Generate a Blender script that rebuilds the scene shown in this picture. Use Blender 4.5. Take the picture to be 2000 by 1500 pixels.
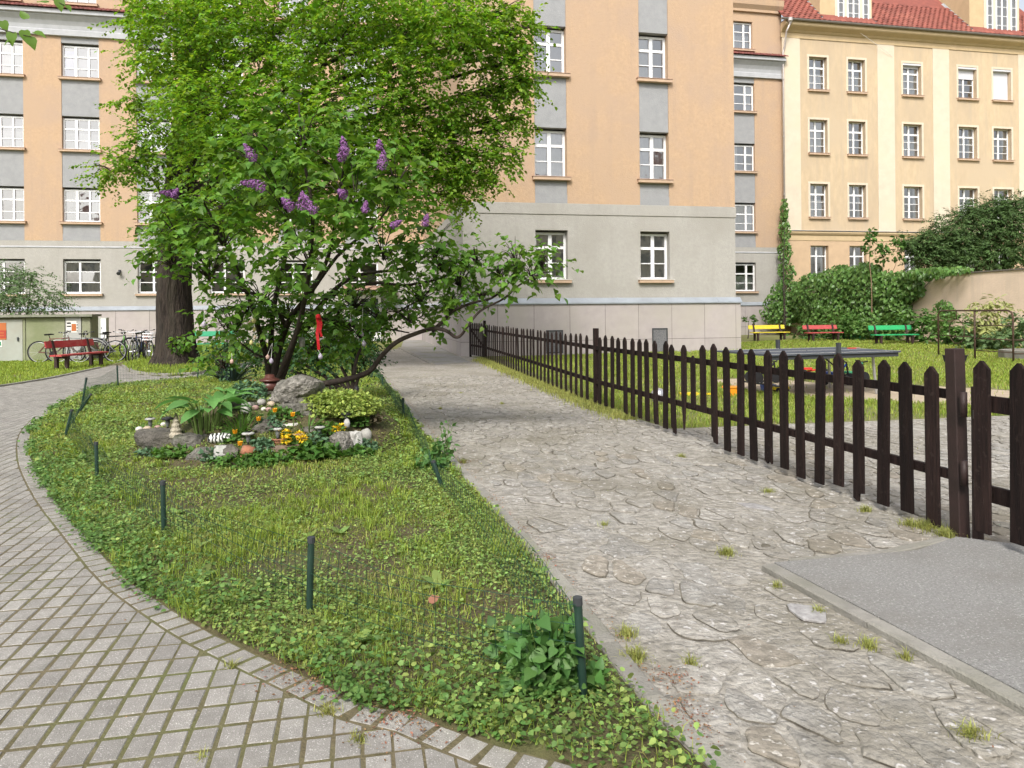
import bpy, bmesh, math, random
import numpy as np
from mathutils import Vector, Matrix, noise

# ------------------------------------------------------------------ scene, camera, light
scene = bpy.context.scene
for o in list(bpy.data.objects):
    bpy.data.objects.remove(o)
COL = scene.collection
CAM_H = 1.5
FOC = 1444.0            # focal length in photo pixels (photo is 2000 wide)
ROLL = 0.0092
cd = bpy.data.cameras.new('camera')
cd.sensor_width = 36.0
cd.lens = 26.0
cd.shift_y = -140.5 / 2000.0
cd.clip_start = 0.05
cd.clip_end = 2000.0
cam = bpy.data.objects.new('camera', cd)
COL.objects.link(cam)
cam.matrix_world = Matrix.Translation((0, 0, CAM_H)) @ Matrix.Rotation(math.pi / 2, 4, 'X') @ Matrix.Rotation(-ROLL, 4, 'Z')
scene.camera = cam

SUN_EL = math.radians(44)
SUN_AZ = math.radians(194)      # compass style: 0 = +Y, clockwise; 194 = behind the camera, a little left
world = bpy.data.worlds.new('World')
scene.world = world
world.use_nodes = True
wn = world.node_tree.nodes
wl = world.node_tree.links
bg = wn['Background']
sky = wn.new('ShaderNodeTexSky')
sky.sky_type = 'NISHITA'
sky.sun_disc = False
sky.sun_elevation = SUN_EL
sky.sun_rotation = SUN_AZ
sky.air_density = 1.0
sky.dust_density = 4.0
sky.ozone_density = 1.0
hsv = wn.new('ShaderNodeHueSaturation')
hsv.inputs['Saturation'].default_value = 0.35      # overcast: pale cloud cover instead of blue
wl.new(sky.outputs[0], hsv.inputs['Color'])
wl.new(hsv.outputs[0], bg.inputs['Color'])
bg.inputs['Strength'].default_value = 0.135

sd = bpy.data.lights.new('sun', 'SUN')
sd.energy = 1.5
sd.angle = math.radians(11)
sd.color = (1.0, 0.95, 0.87)
sun = bpy.data.objects.new('sun', sd)
COL.objects.link(sun)
sdir = Vector((math.sin(SUN_AZ) * math.cos(SUN_EL), math.cos(SUN_AZ) * math.cos(SUN_EL), math.sin(SUN_EL)))
sun.rotation_euler = sdir.to_track_quat('Z', 'Y').to_euler()
sun.location = (0, 0, 30)

scene.view_settings.view_transform = 'Standard'
scene.view_settings.look = 'None'
scene.view_settings.gamma = 1.0
scene.view_settings.use_curve_mapping = False
scene.view_settings.exposure = 0.86
scene.render.engine = 'CYCLES'
scene.cycles.max_bounces = 8
scene.cycles.diffuse_bounces = 3
scene.cycles.transparent_max_bounces = 12
scene.cycles.use_denoising = True
scene.cycles.caustics_reflective = False
scene.cycles.caustics_refractive = False

# ------------------------------------------------------------------ measuring helpers
def ray(px, py):
    """direction (per metre of depth) of a photo pixel, level world axes"""
    dx, dy = px - 1000.0, py - 609.5
    c, s = math.cos(ROLL), math.sin(ROLL)
    return (dx * c - dy * s) / FOC, (dy * c + dx * s) / FOC

MC = (-2.75, 8.75)
MR = (1.75, 1.75)
def gz(x, y):
    """terrain height: flat yard with the low mound of the rock garden"""
    r2 = ((x - MC[0]) / MR[0]) ** 2 + ((y - MC[1]) / MR[1]) ** 2
    t = np.clip(1.0 - r2, 0, 1)
    return 0.5 * t * t * (3 - 2 * t)

def hit(px, py):
    a, b = ray(px, py)
    d = 1.0
    while d < 90:
        if CAM_H - b * d <= gz(a * d, d):
            break
        d += 0.02
    return Vector((a * d, d, float(gz(a * d, d))))

def flat(px, py):
    a, b = ray(px, py)
    d = CAM_H / b
    return (a * d, d)

def at(px, py, d):
    a, b = ray(px, py)
    return Vector((a * d, d, CAM_H - b * d))

# ------------------------------------------------------------------ materials
MATS = {}
def mat(name, c, c2=None, scale=4.0, rough=0.8, bump=0.0, bscale=40.0, rand=0.0, island=0.0, spec=0.3,
        metal=0.0, c3=None, scale3=0.6, stretch=None, trans=0.0, coat=0.0, speck=None, streak=None, bdist=.02, hue=0.0, contrast=(0.35, 0.65)):
    if name in MATS:
        return MATS[name]
    m = bpy.data.materials.new(name)
    m.use_nodes = True
    nt = m.node_tree
    N, L = nt.nodes, nt.links
    b = N['Principled BSDF']
    b.inputs['Roughness'].default_value = rough
    b.inputs['Metallic'].default_value = metal
    b.inputs['Specular IOR Level'].default_value = spec
    b.inputs['Coat Weight'].default_value = coat
    geo = N.new('ShaderNodeNewGeometry')
    vec = geo.outputs['Position']
    if stretch:
        mp = N.new('ShaderNodeMapping')
        mp.inputs['Scale'].default_value = stretch
        L.new(vec, mp.inputs['Vector'])
        vec2 = mp.outputs[0]
    else:
        vec2 = vec
    def noisefac(sc, v, det=6, lo=contrast[0], hi=contrast[1]):
        n = N.new('ShaderNodeTexNoise')
        n.inputs['Scale'].default_value = sc
        n.inputs['Detail'].default_value = det
        n.inputs['Roughness'].default_value = 0.62
        L.new(v, n.inputs['Vector'])
        r = N.new('ShaderNodeMapRange')
        r.inputs['From Min'].default_value = lo
        r.inputs['From Max'].default_value = hi
        L.new(n.outputs['Fac'], r.inputs['Value'])
        return r.outputs[0]
    def mix(fac, a, bb):
        x = N.new('ShaderNodeMix')
        x.data_type = 'RGBA'
        if isinstance(fac, float):
            x.inputs[0].default_value = fac
        else:
            L.new(fac, x.inputs[0])
        for i, v in ((6, a), (7, bb)):
            if isinstance(v, tuple):
                x.inputs[i].default_value = (*v, 1)
            else:
                L.new(v, x.inputs[i])
        return x.outputs[2]
    col = c
    if c2:
        col = mix(noisefac(scale, vec2), c, c2)
    if c3:
        col = mix(noisefac(scale3, vec2, 4, 0.45, 0.75), col, c3)
    if speck:
        col = mix(noisefac(speck[1], vec, 2, 0.6, 0.68), col, speck[0])
    if streak:
        ms_ = N.new('ShaderNodeMapping'); ms_.inputs['Scale'].default_value = (2.6, 2.6, .16)
        L.new(vec, ms_.inputs['Vector'])
        col = mix(noisefac(1.0, ms_.outputs[0], 7, 0.50, 0.78), col, streak)
        col = mix(noisefac(.22, vec, 5, 0.52, 0.62), col, tuple(.5 * a + .5 * bb for a, bb in zip(c, streak)))
    if rand or island or hue:
        h = N.new('ShaderNodeHueSaturation')
        if isinstance(col, tuple):
            h.inputs['Color'].default_value = (*col, 1)
        else:
            L.new(col, h.inputs['Color'])
        if rand:
            src = N.new('ShaderNodeObjectInfo').outputs['Random']
            amt = rand
        else:
            src = geo.outputs['Random Per Island']
            amt = island
        r = N.new('ShaderNodeMapRange')
        r.inputs['To Min'].default_value = 1 - amt
        r.inputs['To Max'].default_value = 1 + amt
        L.new(src, r.inputs['Value'])
        L.new(r.outputs[0], h.inputs['Value'])
        if hue:
            m7 = N.new('ShaderNodeMath'); m7.operation = 'MULTIPLY'; m7.inputs[1].default_value = 7.31
            fr = N.new('ShaderNodeMath'); fr.operation = 'FRACT'
            L.new(src, m7.inputs[0]); L.new(m7.outputs[0], fr.inputs[0])
            r2 = N.new('ShaderNodeMapRange')
            r2.inputs['To Min'].default_value = 0.5 - hue
            r2.inputs['To Max'].default_value = 0.5 + hue
            L.new(fr.outputs[0], r2.inputs['Value'])
            L.new(r2.outputs[0], h.inputs['Hue'])
        col = h.outputs[0]
    if isinstance(col, tuple):
        b.inputs['Base Color'].default_value = (*col, 1)
    else:
        L.new(col, b.inputs['Base Color'])
    if bump:
        n = N.new('ShaderNodeTexNoise')
        n.inputs['Scale'].default_value = bscale
        n.inputs['Detail'].default_value = 5
        L.new(vec2, n.inputs['Vector'])
        bp = N.new('ShaderNodeBump')
        bp.inputs['Strength'].default_value = bump
        bp.inputs['Distance'].default_value = bdist
        L.new(n.outputs['Fac'], bp.inputs['Height'])
        L.new(bp.outputs[0], b.inputs['Normal'])
    if trans:
        tr = N.new('ShaderNodeBsdfTranslucent')
        if isinstance(col, tuple):
            tr.inputs['Color'].default_value = (*col, 1)
        else:
            hh = N.new('ShaderNodeHueSaturation')
            hh.inputs['Hue'].default_value = 0.492
            hh.inputs['Saturation'].default_value = 1.1
            hh.inputs['Value'].default_value = 1.5
            L.new(col, hh.inputs['Color'])
            L.new(hh.outputs[0], tr.inputs['Color'])
        ms = N.new('ShaderNodeMixShader')
        ms.inputs[0].default_value = trans
        L.new(b.outputs[0], ms.inputs[1]); L.new(tr.outputs[0], ms.inputs[2])
        L.new(ms.outputs[0], N['Material Output'].inputs['Surface'])
    MATS[name] = m
    return m

def glass_mat():
    if 'glass' in MATS:
        return MATS['glass']
    m = bpy.data.materials.new('glass')
    m.use_nodes = True
    N, L = m.node_tree.nodes, m.node_tree.links
    N.remove(N['Principled BSDF'])
    t = N.new('ShaderNodeBsdfTransparent'); t.inputs[0].default_value = (0.96, 0.98, 0.98, 1)
    g = N.new('ShaderNodeBsdfGlossy'); g.inputs['Roughness'].default_value = 0.03
    f = N.new('ShaderNodeFresnel'); f.inputs['IOR'].default_value = 1.75
    ad = N.new('ShaderNodeMath'); ad.operation = 'ADD'; ad.inputs[1].default_value = 0.25
    s = N.new('ShaderNodeMixShader')
    geo = N.new('ShaderNodeNewGeometry')
    n = N.new('ShaderNodeTexNoise'); n.inputs['Scale'].default_value = 1.3
    L.new(geo.outputs['Position'], n.inputs['Vector'])
    bp = N.new('ShaderNodeBump'); bp.inputs['Strength'].default_value = 0.08; bp.inputs['Distance'].default_value = 0.1
    L.new(n.outputs['Fac'], bp.inputs['Height']); L.new(bp.outputs[0], g.inputs['Normal'])
    L.new(f.outputs[0], ad.inputs[0]); L.new(ad.outputs[0], s.inputs[0])
    L.new(t.outputs[0], s.inputs[1]); L.new(g.outputs[0], s.inputs[2])
    L.new(s.outputs[0], N['Material Output'].inputs['Surface'])
    MATS['glass'] = m
    return m

# ------------------------------------------------------------------ object helpers
def link(name, me, parent=None):
    o = bpy.data.objects.new(name, me)
    COL.objects.link(o)
    if parent:
        o.parent = parent
    return o

def tag(o, label=None, cat=None, group=None, kind=None):
    if label: o['label'] = label
    if cat: o['category'] = cat
    if group: o['group'] = group
    if kind: o['kind'] = kind
    return o

def thing(name, label, cat, loc=(0, 0, 0), rz=0.0, group=None):
    o = bpy.data.objects.new(name, None)
    COL.objects.link(o)
    o.empty_display_size = 0.1
    o.location = loc
    o.rotation_euler = (0, 0, rz)
    return tag(o, label, cat, group)

def copy_tree(o, parent=None):
    c = o.copy()
    COL.objects.link(c)
    c.parent = parent
    for ch in list(o.children):
        copy_tree(ch, c)
    return c

def np_mesh(name, V, F, m=None, smooth=False):
    """V (n,3) floats, F (m,k) ints all with the same number of corners"""
    V = np.asarray(V, dtype=np.float32); F = np.asarray(F, dtype=np.int32)
    me = bpy.data.meshes.new(name)
    k = F.shape[1]
    me.vertices.add(len(V)); me.vertices.foreach_set('co', V.ravel())
    me.loops.add(F.size); me.loops.foreach_set('vertex_index', F.ravel())
    me.polygons.add(len(F))
    me.polygons.foreach_set('loop_start', np.arange(0, F.size, k, dtype=np.int32))
    if smooth:
        me.polygons.foreach_set('use_smooth', np.ones(len(F), dtype=bool))
    me.update(calc_edges=True)
    if m: me.materials.append(m)
    return me

class MB:
    def __init__(s):
        s.v, s.f = [], []
    def add(s, vs, fs):
        n = len(s.v)
        s.v.extend(tuple(v) for v in vs)
        s.f.extend(tuple(i + n for i in f) for f in fs)
        return s
    def box(s, x0, x1, y0, y1, z0, z1):
        return s.add([(x0, y0, z0), (x1, y0, z0), (x1, y1, z0), (x0, y1, z0), (x0, y0, z1), (x1, y0, z1), (x1, y1, z1), (x0, y1, z1)],
                     [(3, 2, 1, 0), (4, 5, 6, 7), (0, 1, 5, 4), (1, 2, 6, 5), (2, 3, 7, 6), (3, 0, 4, 7)])
    def obox(s, c, size, R):
        hx, hy, hz = size[0] / 2, size[1] / 2, size[2] / 2
        vs = [Vector(c) + R @ Vector((sx * hx, sy * hy, sz * hz)) for sz in (-1, 1) for sx, sy in ((-1, -1), (1, -1), (1, 1), (-1, 1))]
        return s.add(vs, [(3, 2, 1, 0), (4, 5, 6, 7), (0, 1, 5, 4), (1, 2, 6, 5), (2, 3, 7, 6), (3, 0, 4, 7)])
    def quad(s, a, b, c, d):
        return s.add([a, b, c, d], [(0, 1, 2, 3)])
    def prism(s, poly, z0, z1, top=None):
        n = len(poly)
        t = top or poly
        vs = [(p[0], p[1], z0) for p in poly] + [(p[0], p[1], z1) for p in t]
        fs = [tuple(range(n - 1, -1, -1)), tuple(range(n, 2 * n))] + [(i, (i + 1) % n, n + (i + 1) % n, n + i) for i in range(n)]
        return s.add(vs, fs)
    def tube(s, pts, rad, seg=8, caps=True, closed=False):
        pts = [Vector(p) for p in pts]
        if not hasattr(rad, '__len__'): rad = [rad] * len(pts)
        n = len(pts); base = len(s.v)
        up = None
        for i, p in enumerate(pts):
            if closed: d = pts[(i + 1) % n] - pts[i - 1]
            else: d = pts[min(i + 1, n - 1)] - pts[max(i - 1, 0)]
            if d.length < 1e-9: d = Vector((0, 0, 1))
            d.normalize()
            if up is None:
                up = d.orthogonal().normalized()
            else:
                up = (up - d * up.dot(d))
                if up.length < 1e-6: up = d.orthogonal()
                up.normalize()
            w = d.cross(up)
            for k in range(seg):
                a = 2 * math.pi * k / seg
                s.v.append(tuple(p + (up * math.cos(a) + w * math.sin(a)) * rad[i]))
        m = n if closed else n - 1
        for i in range(m):
            j = (i + 1) % n
            for k in range(seg):
                k2 = (k + 1) % seg
                s.f.append((base + i * seg + k, base + i * seg + k2, base + j * seg + k2, base + j * seg + k))
        if caps and not closed:
            s.f.append(tuple(base + k for k in range(seg - 1, -1, -1)))
            s.f.append(tuple(base + (n - 1) * seg + k for k in range(seg)))
        return s
    def lathe(s, prof, c=(0, 0, 0), seg=16, R=None):
        base = len(s.v); n = len(prof)
        for r, z in prof:
            for k in range(seg):
                a = 2 * math.pi * k / seg
                q = Vector((r * math.cos(a), r * math.sin(a), z))
                if R: q = R @ q
                s.v.append(tuple(Vector(c) + q))
        for i in range(n - 1):
            for k in range(seg):
                k2 = (k + 1) % seg
                s.f.append((base + i * seg + k, base + i * seg + k2, base + (i + 1) * seg + k2, base + (i + 1) * seg + k))
        s.f.append(tuple(base + k for k in range(seg - 1, -1, -1)))
        s.f.append(tuple(base + (n - 1) * seg + k for k in range(seg)))
        return s
    def mesh(s, name, m=None, smooth=False):
        me = bpy.data.meshes.new(name)
        me.from_pydata(s.v, [], s.f)
        if smooth:
            me.polygons.foreach_set('use_smooth', [True] * len(me.polygons))
        me.update()
        if m: me.materials.append(m)
        return me
    def build(s, name, m, parent=None, smooth=False):
        return link(name, s.mesh(name, m, smooth), parent)

def RZ(a): return Matrix.Rotation(a, 3, 'Z')
def RX(a): return Matrix.Rotation(a, 3, 'X')
def RY(a): return Matrix.Rotation(a, 3, 'Y')

def in_poly(P, poly):
    P = np.asarray(P); x, y = P[:, 0], P[:, 1]
    r = np.zeros(len(P), bool)
    n = len(poly)
    for i in range(n):
        x0, y0 = poly[i]; x1, y1 = poly[i - 1]
        c = ((y0 > y) != (y1 > y))
        with np.errstate(divide='ignore', invalid='ignore'):
            xi = (x1 - x0) * (y - y0) / (y1 - y0 + 1e-12) + x0
        r ^= c & (x < xi)
    return r

def seg_dist(P, line, closed=True):
    """distance of points to a polyline, and outward-ish nearest point"""
    P = np.asarray(P, float)
    best = np.full(len(P), 1e9); Q = np.zeros_like(P)
    n = len(line)
    for i in range(n if closed else n - 1):
        a = np.array(line[i]); b = np.array(line[(i + 1) % n])
        ab = b - a
        t = np.clip(((P - a) @ ab) / (ab @ ab + 1e-12), 0, 1)
        q = a + t[:, None] * ab
        d = np.linalg.norm(P - q, axis=1)
        m = d < best
        best[m] = d[m]; Q[m] = q[m]
    return best, Q

def vnoise(P, scale, seed=0.0):
    return np.array([noise.noise(Vector((p[0] * scale + seed, p[1] * scale - seed, seed))) for p in P])

# ---- leaves
LEAF2 = (np.array([(0, 0, 0), (.42, .30, .10), (1, 0, -.08), (.42, -.30, .10)]), np.array([(0, 1, 2), (0, 2, 3)]))
LEAFR = (np.array([(0, 0, 0), (.15, .30, .05), (.55, .36, .08), (1, 0, -.10), (.55, -.36, .08), (.15, -.30, .05)]),
         np.array([(0, 1, 2), (0, 2, 3), (0, 3, 4), (0, 4, 5)]))
_h = [(.05, 0, 0), (0, .20, .03), (.14, .37, .07), (.42, .38, .08), (.72, .20, .02), (1.02, 0, -.14),
      (.72, -.20, .02), (.42, -.38, .08), (.14, -.37, .07), (0, -.20, .03), (.45, 0, -.01)]
LEAFH = (np.array(_h), np.array([(10, i, i - 1) for i in range(1, 10)] + [(10, 0, 9)])[:, ::-1])
_b = [(0, .5, 0), (0, -.5, 0), (.5, .40, .06), (.5, -.40, .06), (1, 0, 0)]
_l = [(0, .03, 0), (0, -.03, 0), (.25, .13, .02), (.25, -.13, .02), (.55, .16, .0), (.55, -.16, .0), (.82, .09, -.08), (.82, -.09, -.08), (1, 0, -.18)]
LEAFL = (np.array(_l), np.array([(0, 1, 3), (0, 3, 2), (2, 3, 5), (2, 5, 4), (4, 5, 7), (4, 7, 6), (6, 7, 8)]))

def norm(a):
    return a / (np.linalg.norm(a, axis=1, keepdims=True) + 1e-9)

def leaves(pos, axis, nrm, size, tmpl=LEAF2, width=1.0):
    """arrays of leaf base points, axis directions, normals, sizes -> (V, F)"""
    T, Fc = tmpl
    ax = norm(axis)
    nz = norm(nrm - ax * np.sum(nrm * ax, 1, keepdims=True))
    by = np.cross(nz, ax)
    n, k = len(pos), len(T)
    s = np.asarray(size).reshape(-1, 1, 1)
    V = pos[:, None, :] + s * (T[None, :, 0:1] * ax[:, None, :] + width * T[None, :, 1:2] * by[:, None, :] + T[None, :, 2:3] * nz[:, None, :])
    F = (Fc[None] + (np.arange(n) * k)[:, None, None]).reshape(-1, 3)
    return V.reshape(-1, 3), F

def blades(pos, h, rng, w=0.006, lean=0.5):
    n = len(pos)
    az = rng.uniform(0, 2 * np.pi, n)
    d = np.stack([np.cos(az), np.sin(az), np.zeros(n)], 1)
    p = np.stack([-np.sin(az), np.cos(az), np.zeros(n)], 1)
    ln = rng.uniform(0.1, 1.0, n)[:, None] * lean
    h = np.asarray(h).reshape(-1, 1)
    w = (np.ones(n) * w).reshape(-1, 1)
    up = np.array([[0, 0, 1.0]])
    mid = pos + d * ln * h * 0.35 + up * h * 0.55
    tip = pos + d * ln * h + up * h * (1 - 0.35 * ln)
    V = np.stack([pos + p * w * .5, pos - p * w * .5, mid - p * w * .4, mid + p * w * .4, tip], 1).reshape(-1, 3)
    Fq = np.array([(0, 1, 2), (0, 2, 3), (3, 2, 4)])
    F = (Fq[None] + (np.arange(n) * 5)[:, None, None]).reshape(-1, 3)
    return V, F

def join_vf(parts):
    Vs, Fs, n = [], [], 0
    for V, F in parts:
        Vs.append(V); Fs.append(F + n); n += len(V)
    return np.concatenate(Vs), np.concatenate(Fs)

def ell_points(rng, n, shell=0.5):
    d = norm(rng.normal(size=(n, 3)))
    r = rng.uniform(shell ** 3, 1, n) ** (1 / 3)
    return d * r[:, None]

def cloud(c, r, n, size, rng, tmpl=LEAF2, shell=0.4, droop=0.3, up=0.6, jitter=0.3, cut=None):
    """loose leaf cloud filling an ellipsoid"""
    q = ell_points(rng, n, shell)
    pos = np.array(c) + q * np.array(r)
    ax = q * np.array([1, 1, .5]) + rng.normal(scale=.6, size=(n, 3)); ax[:, 2] -= droop
    nr = q * .5 + np.array([0, 0, up]) + rng.normal(scale=.35, size=(n, 3))
    sz = size * rng.uniform(1 - jitter, 1 + jitter, n)
    return leaves(pos, ax, nr, sz, tmpl)

def sprays(c, r, ntw, per, size, rng, tmpl=LEAF2, length=0.5, shell=0.35, droop=0.25, branches=None):
    """twigs with leaves set alternately along them"""
    q = ell_points(rng, ntw, shell)
    base = np.array(c) + q * np.array(r)
    d = q * np.array([1, 1, .35]) + rng.normal(scale=.35, size=(ntw, 3)); d[:, 2] -= droop
    d = norm(d)
    L = length * rng.uniform(.6, 1.3, ntw)
    t = (np.arange(per) + .5) / per
    pos = base[:, None, :] + d[:, None, :] * (L[:, None] * t[None])[:, :, None]
    pos[:, :, 2] -= (t ** 2 * .18)[None] * L[:, None]
    side = np.cross(d, np.array([[0, 0, 1.0]])); side = norm(side)
    sg = np.where(np.arange(per) % 2 == 0, 1.0, -1.0)
    ax = side[:, None, :] * sg[None, :, None] * .9 + d[:, None, :] * .5
    ax = ax + rng.normal(scale=.25, size=ax.shape); ax[:, :, 2] -= .35
    nr = np.array([0, 0, 1.0]) + rng.normal(scale=.35, size=ax.shape) + q[:, None, :] * .25
    n = ntw * per
    sz = size * rng.uniform(.65, 1.25, n)
    return leaves(pos.reshape(-1, 3) + rng.normal(scale=.012, size=(n, 3)), ax.reshape(-1, 3), nr.reshape(-1, 3), sz, tmpl)

def leaf_obj(name, vf, m, parent=None, smooth=False):
    V, F = vf
    return link(name, np_mesh(name, V, F, m, smooth), parent)
def wattach(o, root):
    o.parent = root
    o.matrix_parent_inverse = Matrix.LocRotScale(root.location, root.rotation_euler, None).inverted()
    return o

rnd = random.Random(7)
# ------------------------------------------------------------------ palette
M_soil = mat('soil', (.075, .062, .035), (.12, .10, .05), 12, .95, .8, 60, c3=(.09, .12, .035), scale3=1.5)
M_yard = mat('yard_grass_soil', (.13, .16, .045), (.20, .20, .07), 3, .95, .5, 50, c3=(.24, .21, .13), scale3=.35)
M_joint = mat('paver_joint', (.105, .088, .048), (.17, .142, .085), 14, .95, .5, 90, c3=(.12, .14, .045), scale3=1.2)
M_paver = mat('paver_concrete', (.325, .31, .285), (.25, .238, .216), 18, .88, .35, 220, rand=.13, c3=(.24, .225, .21), scale3=1.1, speck=((.55, .53, .5), 160))
M_paver_far = mat('paver_concrete_far', (.325, .31, .285), (.25, .238, .216), 18, .88, .35, 220, island=.13, c3=(.24, .225, .21), scale3=1.1, speck=((.55, .53, .5), 160))
M_cement = mat('old_cement', (.40, .376, .335), (.235, .22, .19), 11, .92, 1.0, 22, c3=(.205, .187, .143), scale3=.9, speck=((.43, .41, .38), 40), bdist=.035)
M_joint_shade = mat('joint_shade', (.07, .06, .045), (.22, .20, .16), 7, .95, .6, 60)  # painted shade of the flagstone joints, dark colour only
M_flag = [mat('flagstone_pale', (.41, .388, .35), (.24, .225, .198), 13, .85, 1.0, 26, rand=.08, c3=(.205, .187, .143), scale3=.9, speck=((.52, .50, .48), 24), bdist=.03),
          mat('flagstone_grey', (.37, .355, .325), (.215, .204, .184), 13, .85, 1.0, 26, rand=.10, c3=(.205, .187, .143), scale3=.9, speck=((.46, .45, .43), 26), bdist=.03),
          mat('flagstone_brown', (.34, .305, .255), (.20, .18, .148), 13, .9, .9, 30, rand=.10, c3=(.205, .187, .143), scale3=.9, speck=((.5, .47, .42), 28)),
          mat('flagstone_white', (.40, .39, .385), (.26, .25, .245), 20, .8, .5, 60, rand=.08)]
M_flag_far = mat('flagstone_mixed', (.40, .378, .34), (.23, .215, .19), 13, .88, 1.0, 26, island=.10, c3=(.205, .187, .143), scale3=.9, speck=((.48, .46, .44), 24), bdist=.03)
M_kerb = mat('kerb_concrete', (.33, .315, .285), (.24, .23, .205), 6, .9, .5, 80, rand=.1, c3=(.23, .225, .18), scale3=1.6)
M_asph = mat('asphalt', (.34, .335, .32), (.235, .23, .22), 70, .93, .8, 130, c3=(.24, .23, .21), scale3=1.4, speck=((.48, .47, .45), 100))
M_asph2 = mat('asphalt_walkway', (.30, .295, .29), (.24, .235, .225), 6, .93, .5, 120, c3=(.19, .19, .12), scale3=.7)  # slightly darker, blotchy asphalt of the far walkway
M_sand = mat('sandy_soil', (.48, .40, .30), (.38, .31, .22), 6, .95, .5, 60)

# ------------------------------------------------------------------ yard outlines (photo pixels -> ground metres)
E_px = [(1500, 1610), (1300, 1560), (1150, 1515), (1058, 1487), (980, 1468), (860, 1424), (800, 1398), (725, 1388), (670, 1362), (580, 1320),
        (500, 1284), (399, 1236), (300, 1172), (234, 1125), (162, 1042), (111, 985), (81, 940), (63, 905), (57, 868), (62, 844), (78, 824),
        (126, 785), (180, 762), (240, 751), (300, 747), (384, 739), (470, 724), (560, 711), (640, 704), (700, 702), (725, 712)]
K_px = [(733, 727), (775, 772), (820, 838), (880, 910), (925, 958), (985, 1027), (1045, 1099), (1145, 1232), (1205, 1318), (1280, 1410), (1376, 1500), (1500, 1606)]
EDGE = [flat(*p) for p in E_px]
KERB = [flat(*p) for p in K_px]
def smooth_line(pts, it=2, closed=False):
    for _ in range(it):
        q = [pts[0]]
        for a, b in zip(pts[:-1], pts[1:]):
            q.append((a[0] * .75 + b[0] * .25, a[1] * .75 + b[1] * .25))
            q.append((a[0] * .25 + b[0] * .75, a[1] * .25 + b[1] * .75))
        q.append(pts[-1])
        pts = q
    return pts
EDGE = smooth_line(EDGE, 1)
KERB = smooth_line(KERB, 1)
ISLAND = EDGE + KERB
UA = math.radians(11.69)
U = Vector((math.cos(UA), math.sin(UA), 0)); Vv = Vector((-math.sin(UA), math.cos(UA), 0))

def sheet(name, poly, z, m, parent=None):
    o = MB().add([(p[0], p[1], z) for p in poly], [tuple(range(len(poly)))]).build(name, m, parent)
    if not parent: tag(o, kind='structure')
    # keep the normal upwards
    me = o.data
    if me.polygons[0].normal.z < 0: me.flip_normals()
    return o

g = MB().add([(-300, -300, -.012), (300, -300, -.012), (300, 300, -.012), (-300, 300, -.012)], [(0, 1, 2, 3)]).build('ground', M_yard)
tag(g, 'courtyard ground of worn grass and soil', 'ground', kind='structure')

TRUNK_ISLE = smooth_line([flat(*p) for p in [(238, 716), (260, 732), (320, 737), (390, 733), (470, 715), (560, 700), (420, 690), (300, 700), (238, 716)]], 1)[:-1]
LEFT_LAWN = [flat(*p) for p in [(0, 757), (60, 748), (120, 737), (205, 718), (242, 708), (300, 697)]]
PATH = [flat(*p) for p in E_px[:-2]] + [flat(640, 690), flat(520, 688), flat(420, 684), flat(300, 697)] + LEFT_LAWN[::-1][1:] + [flat(-260, 815), (-7.5, 5), (-5, .6), (3.2, .6)]

pav = sheet('paver_path', PATH, .0142, M_joint)
tag(pav, 'grey concrete paver path curving round the garden bed', 'path')

# ---- pavers: one grid, cut along the border course
PU, PV = .100, .149
JT = .013
def clip_half(poly, q, n):
    out = []
    for i in range(len(poly)):
        a, b = poly[i - 1], poly[i]
        da = (a[0] - q[0]) * n[0] + (a[1] - q[1]) * n[1]; db = (b[0] - q[0]) * n[0] + (b[1] - q[1]) * n[1]
        if (da >= 0) != (db >= 0):
            t = da / (da - db); out.append((a[0] + (b[0] - a[0]) * t, a[1] + (b[1] - a[1]) * t))
        if db >= 0: out.append(b)
    return out
cells = []
for i in range(-160, 60):
    for j in range(2, 260):
        w = U * ((i + .5) * PU) + Vv * ((j + .5) * PV)
        cells.append((w.x, w.y))
cells = np.array(cells)
k = in_poly(cells, PATH) & ~in_poly(cells, ISLAND) & ~in_poly(cells, TRUNK_ISLE)
k &= (cells[:, 1] > 1.6) & (cells[:, 1] < 22)
k &= (np.abs(cells[:, 0]) / cells[:, 1] < .80)
cells = cells[k]
dist, near = seg_dist(cells, EDGE, closed=False)
BW = .125                                           # border course width
paver_items = []                                    # (depth, polygon or None, centre, angle)
hx, hy = PU / 2 - .0052, PV / 2 - .0075
for c, d, q in zip(cells, dist, near):
    if d > BW + .12 or c[1] > 11:
        paver_items.append((c[1], None, c, UA))
    else:
        n = (c - q) / max(d, 1e-6)
        poly = []
        for sx, sy in ((-1, -1), (1, -1), (1, 1), (-1, 1)):
            w = U * (sx * hx) + Vv * (sy * hy)
            poly.append((c[0] + w.x, c[1] + w.y))
        qq = q + n * (BW + .008)
        pc = clip_half(poly, qq, n)
        if len(pc) >= 3:
            ar = abs(sum(pc[i - 1][0] * pc[i][1] - pc[i][0] * pc[i - 1][1] for i in range(len(pc)))) / 2
            if ar > .0012: paver_items.append((c[1], pc, c, UA))
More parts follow.
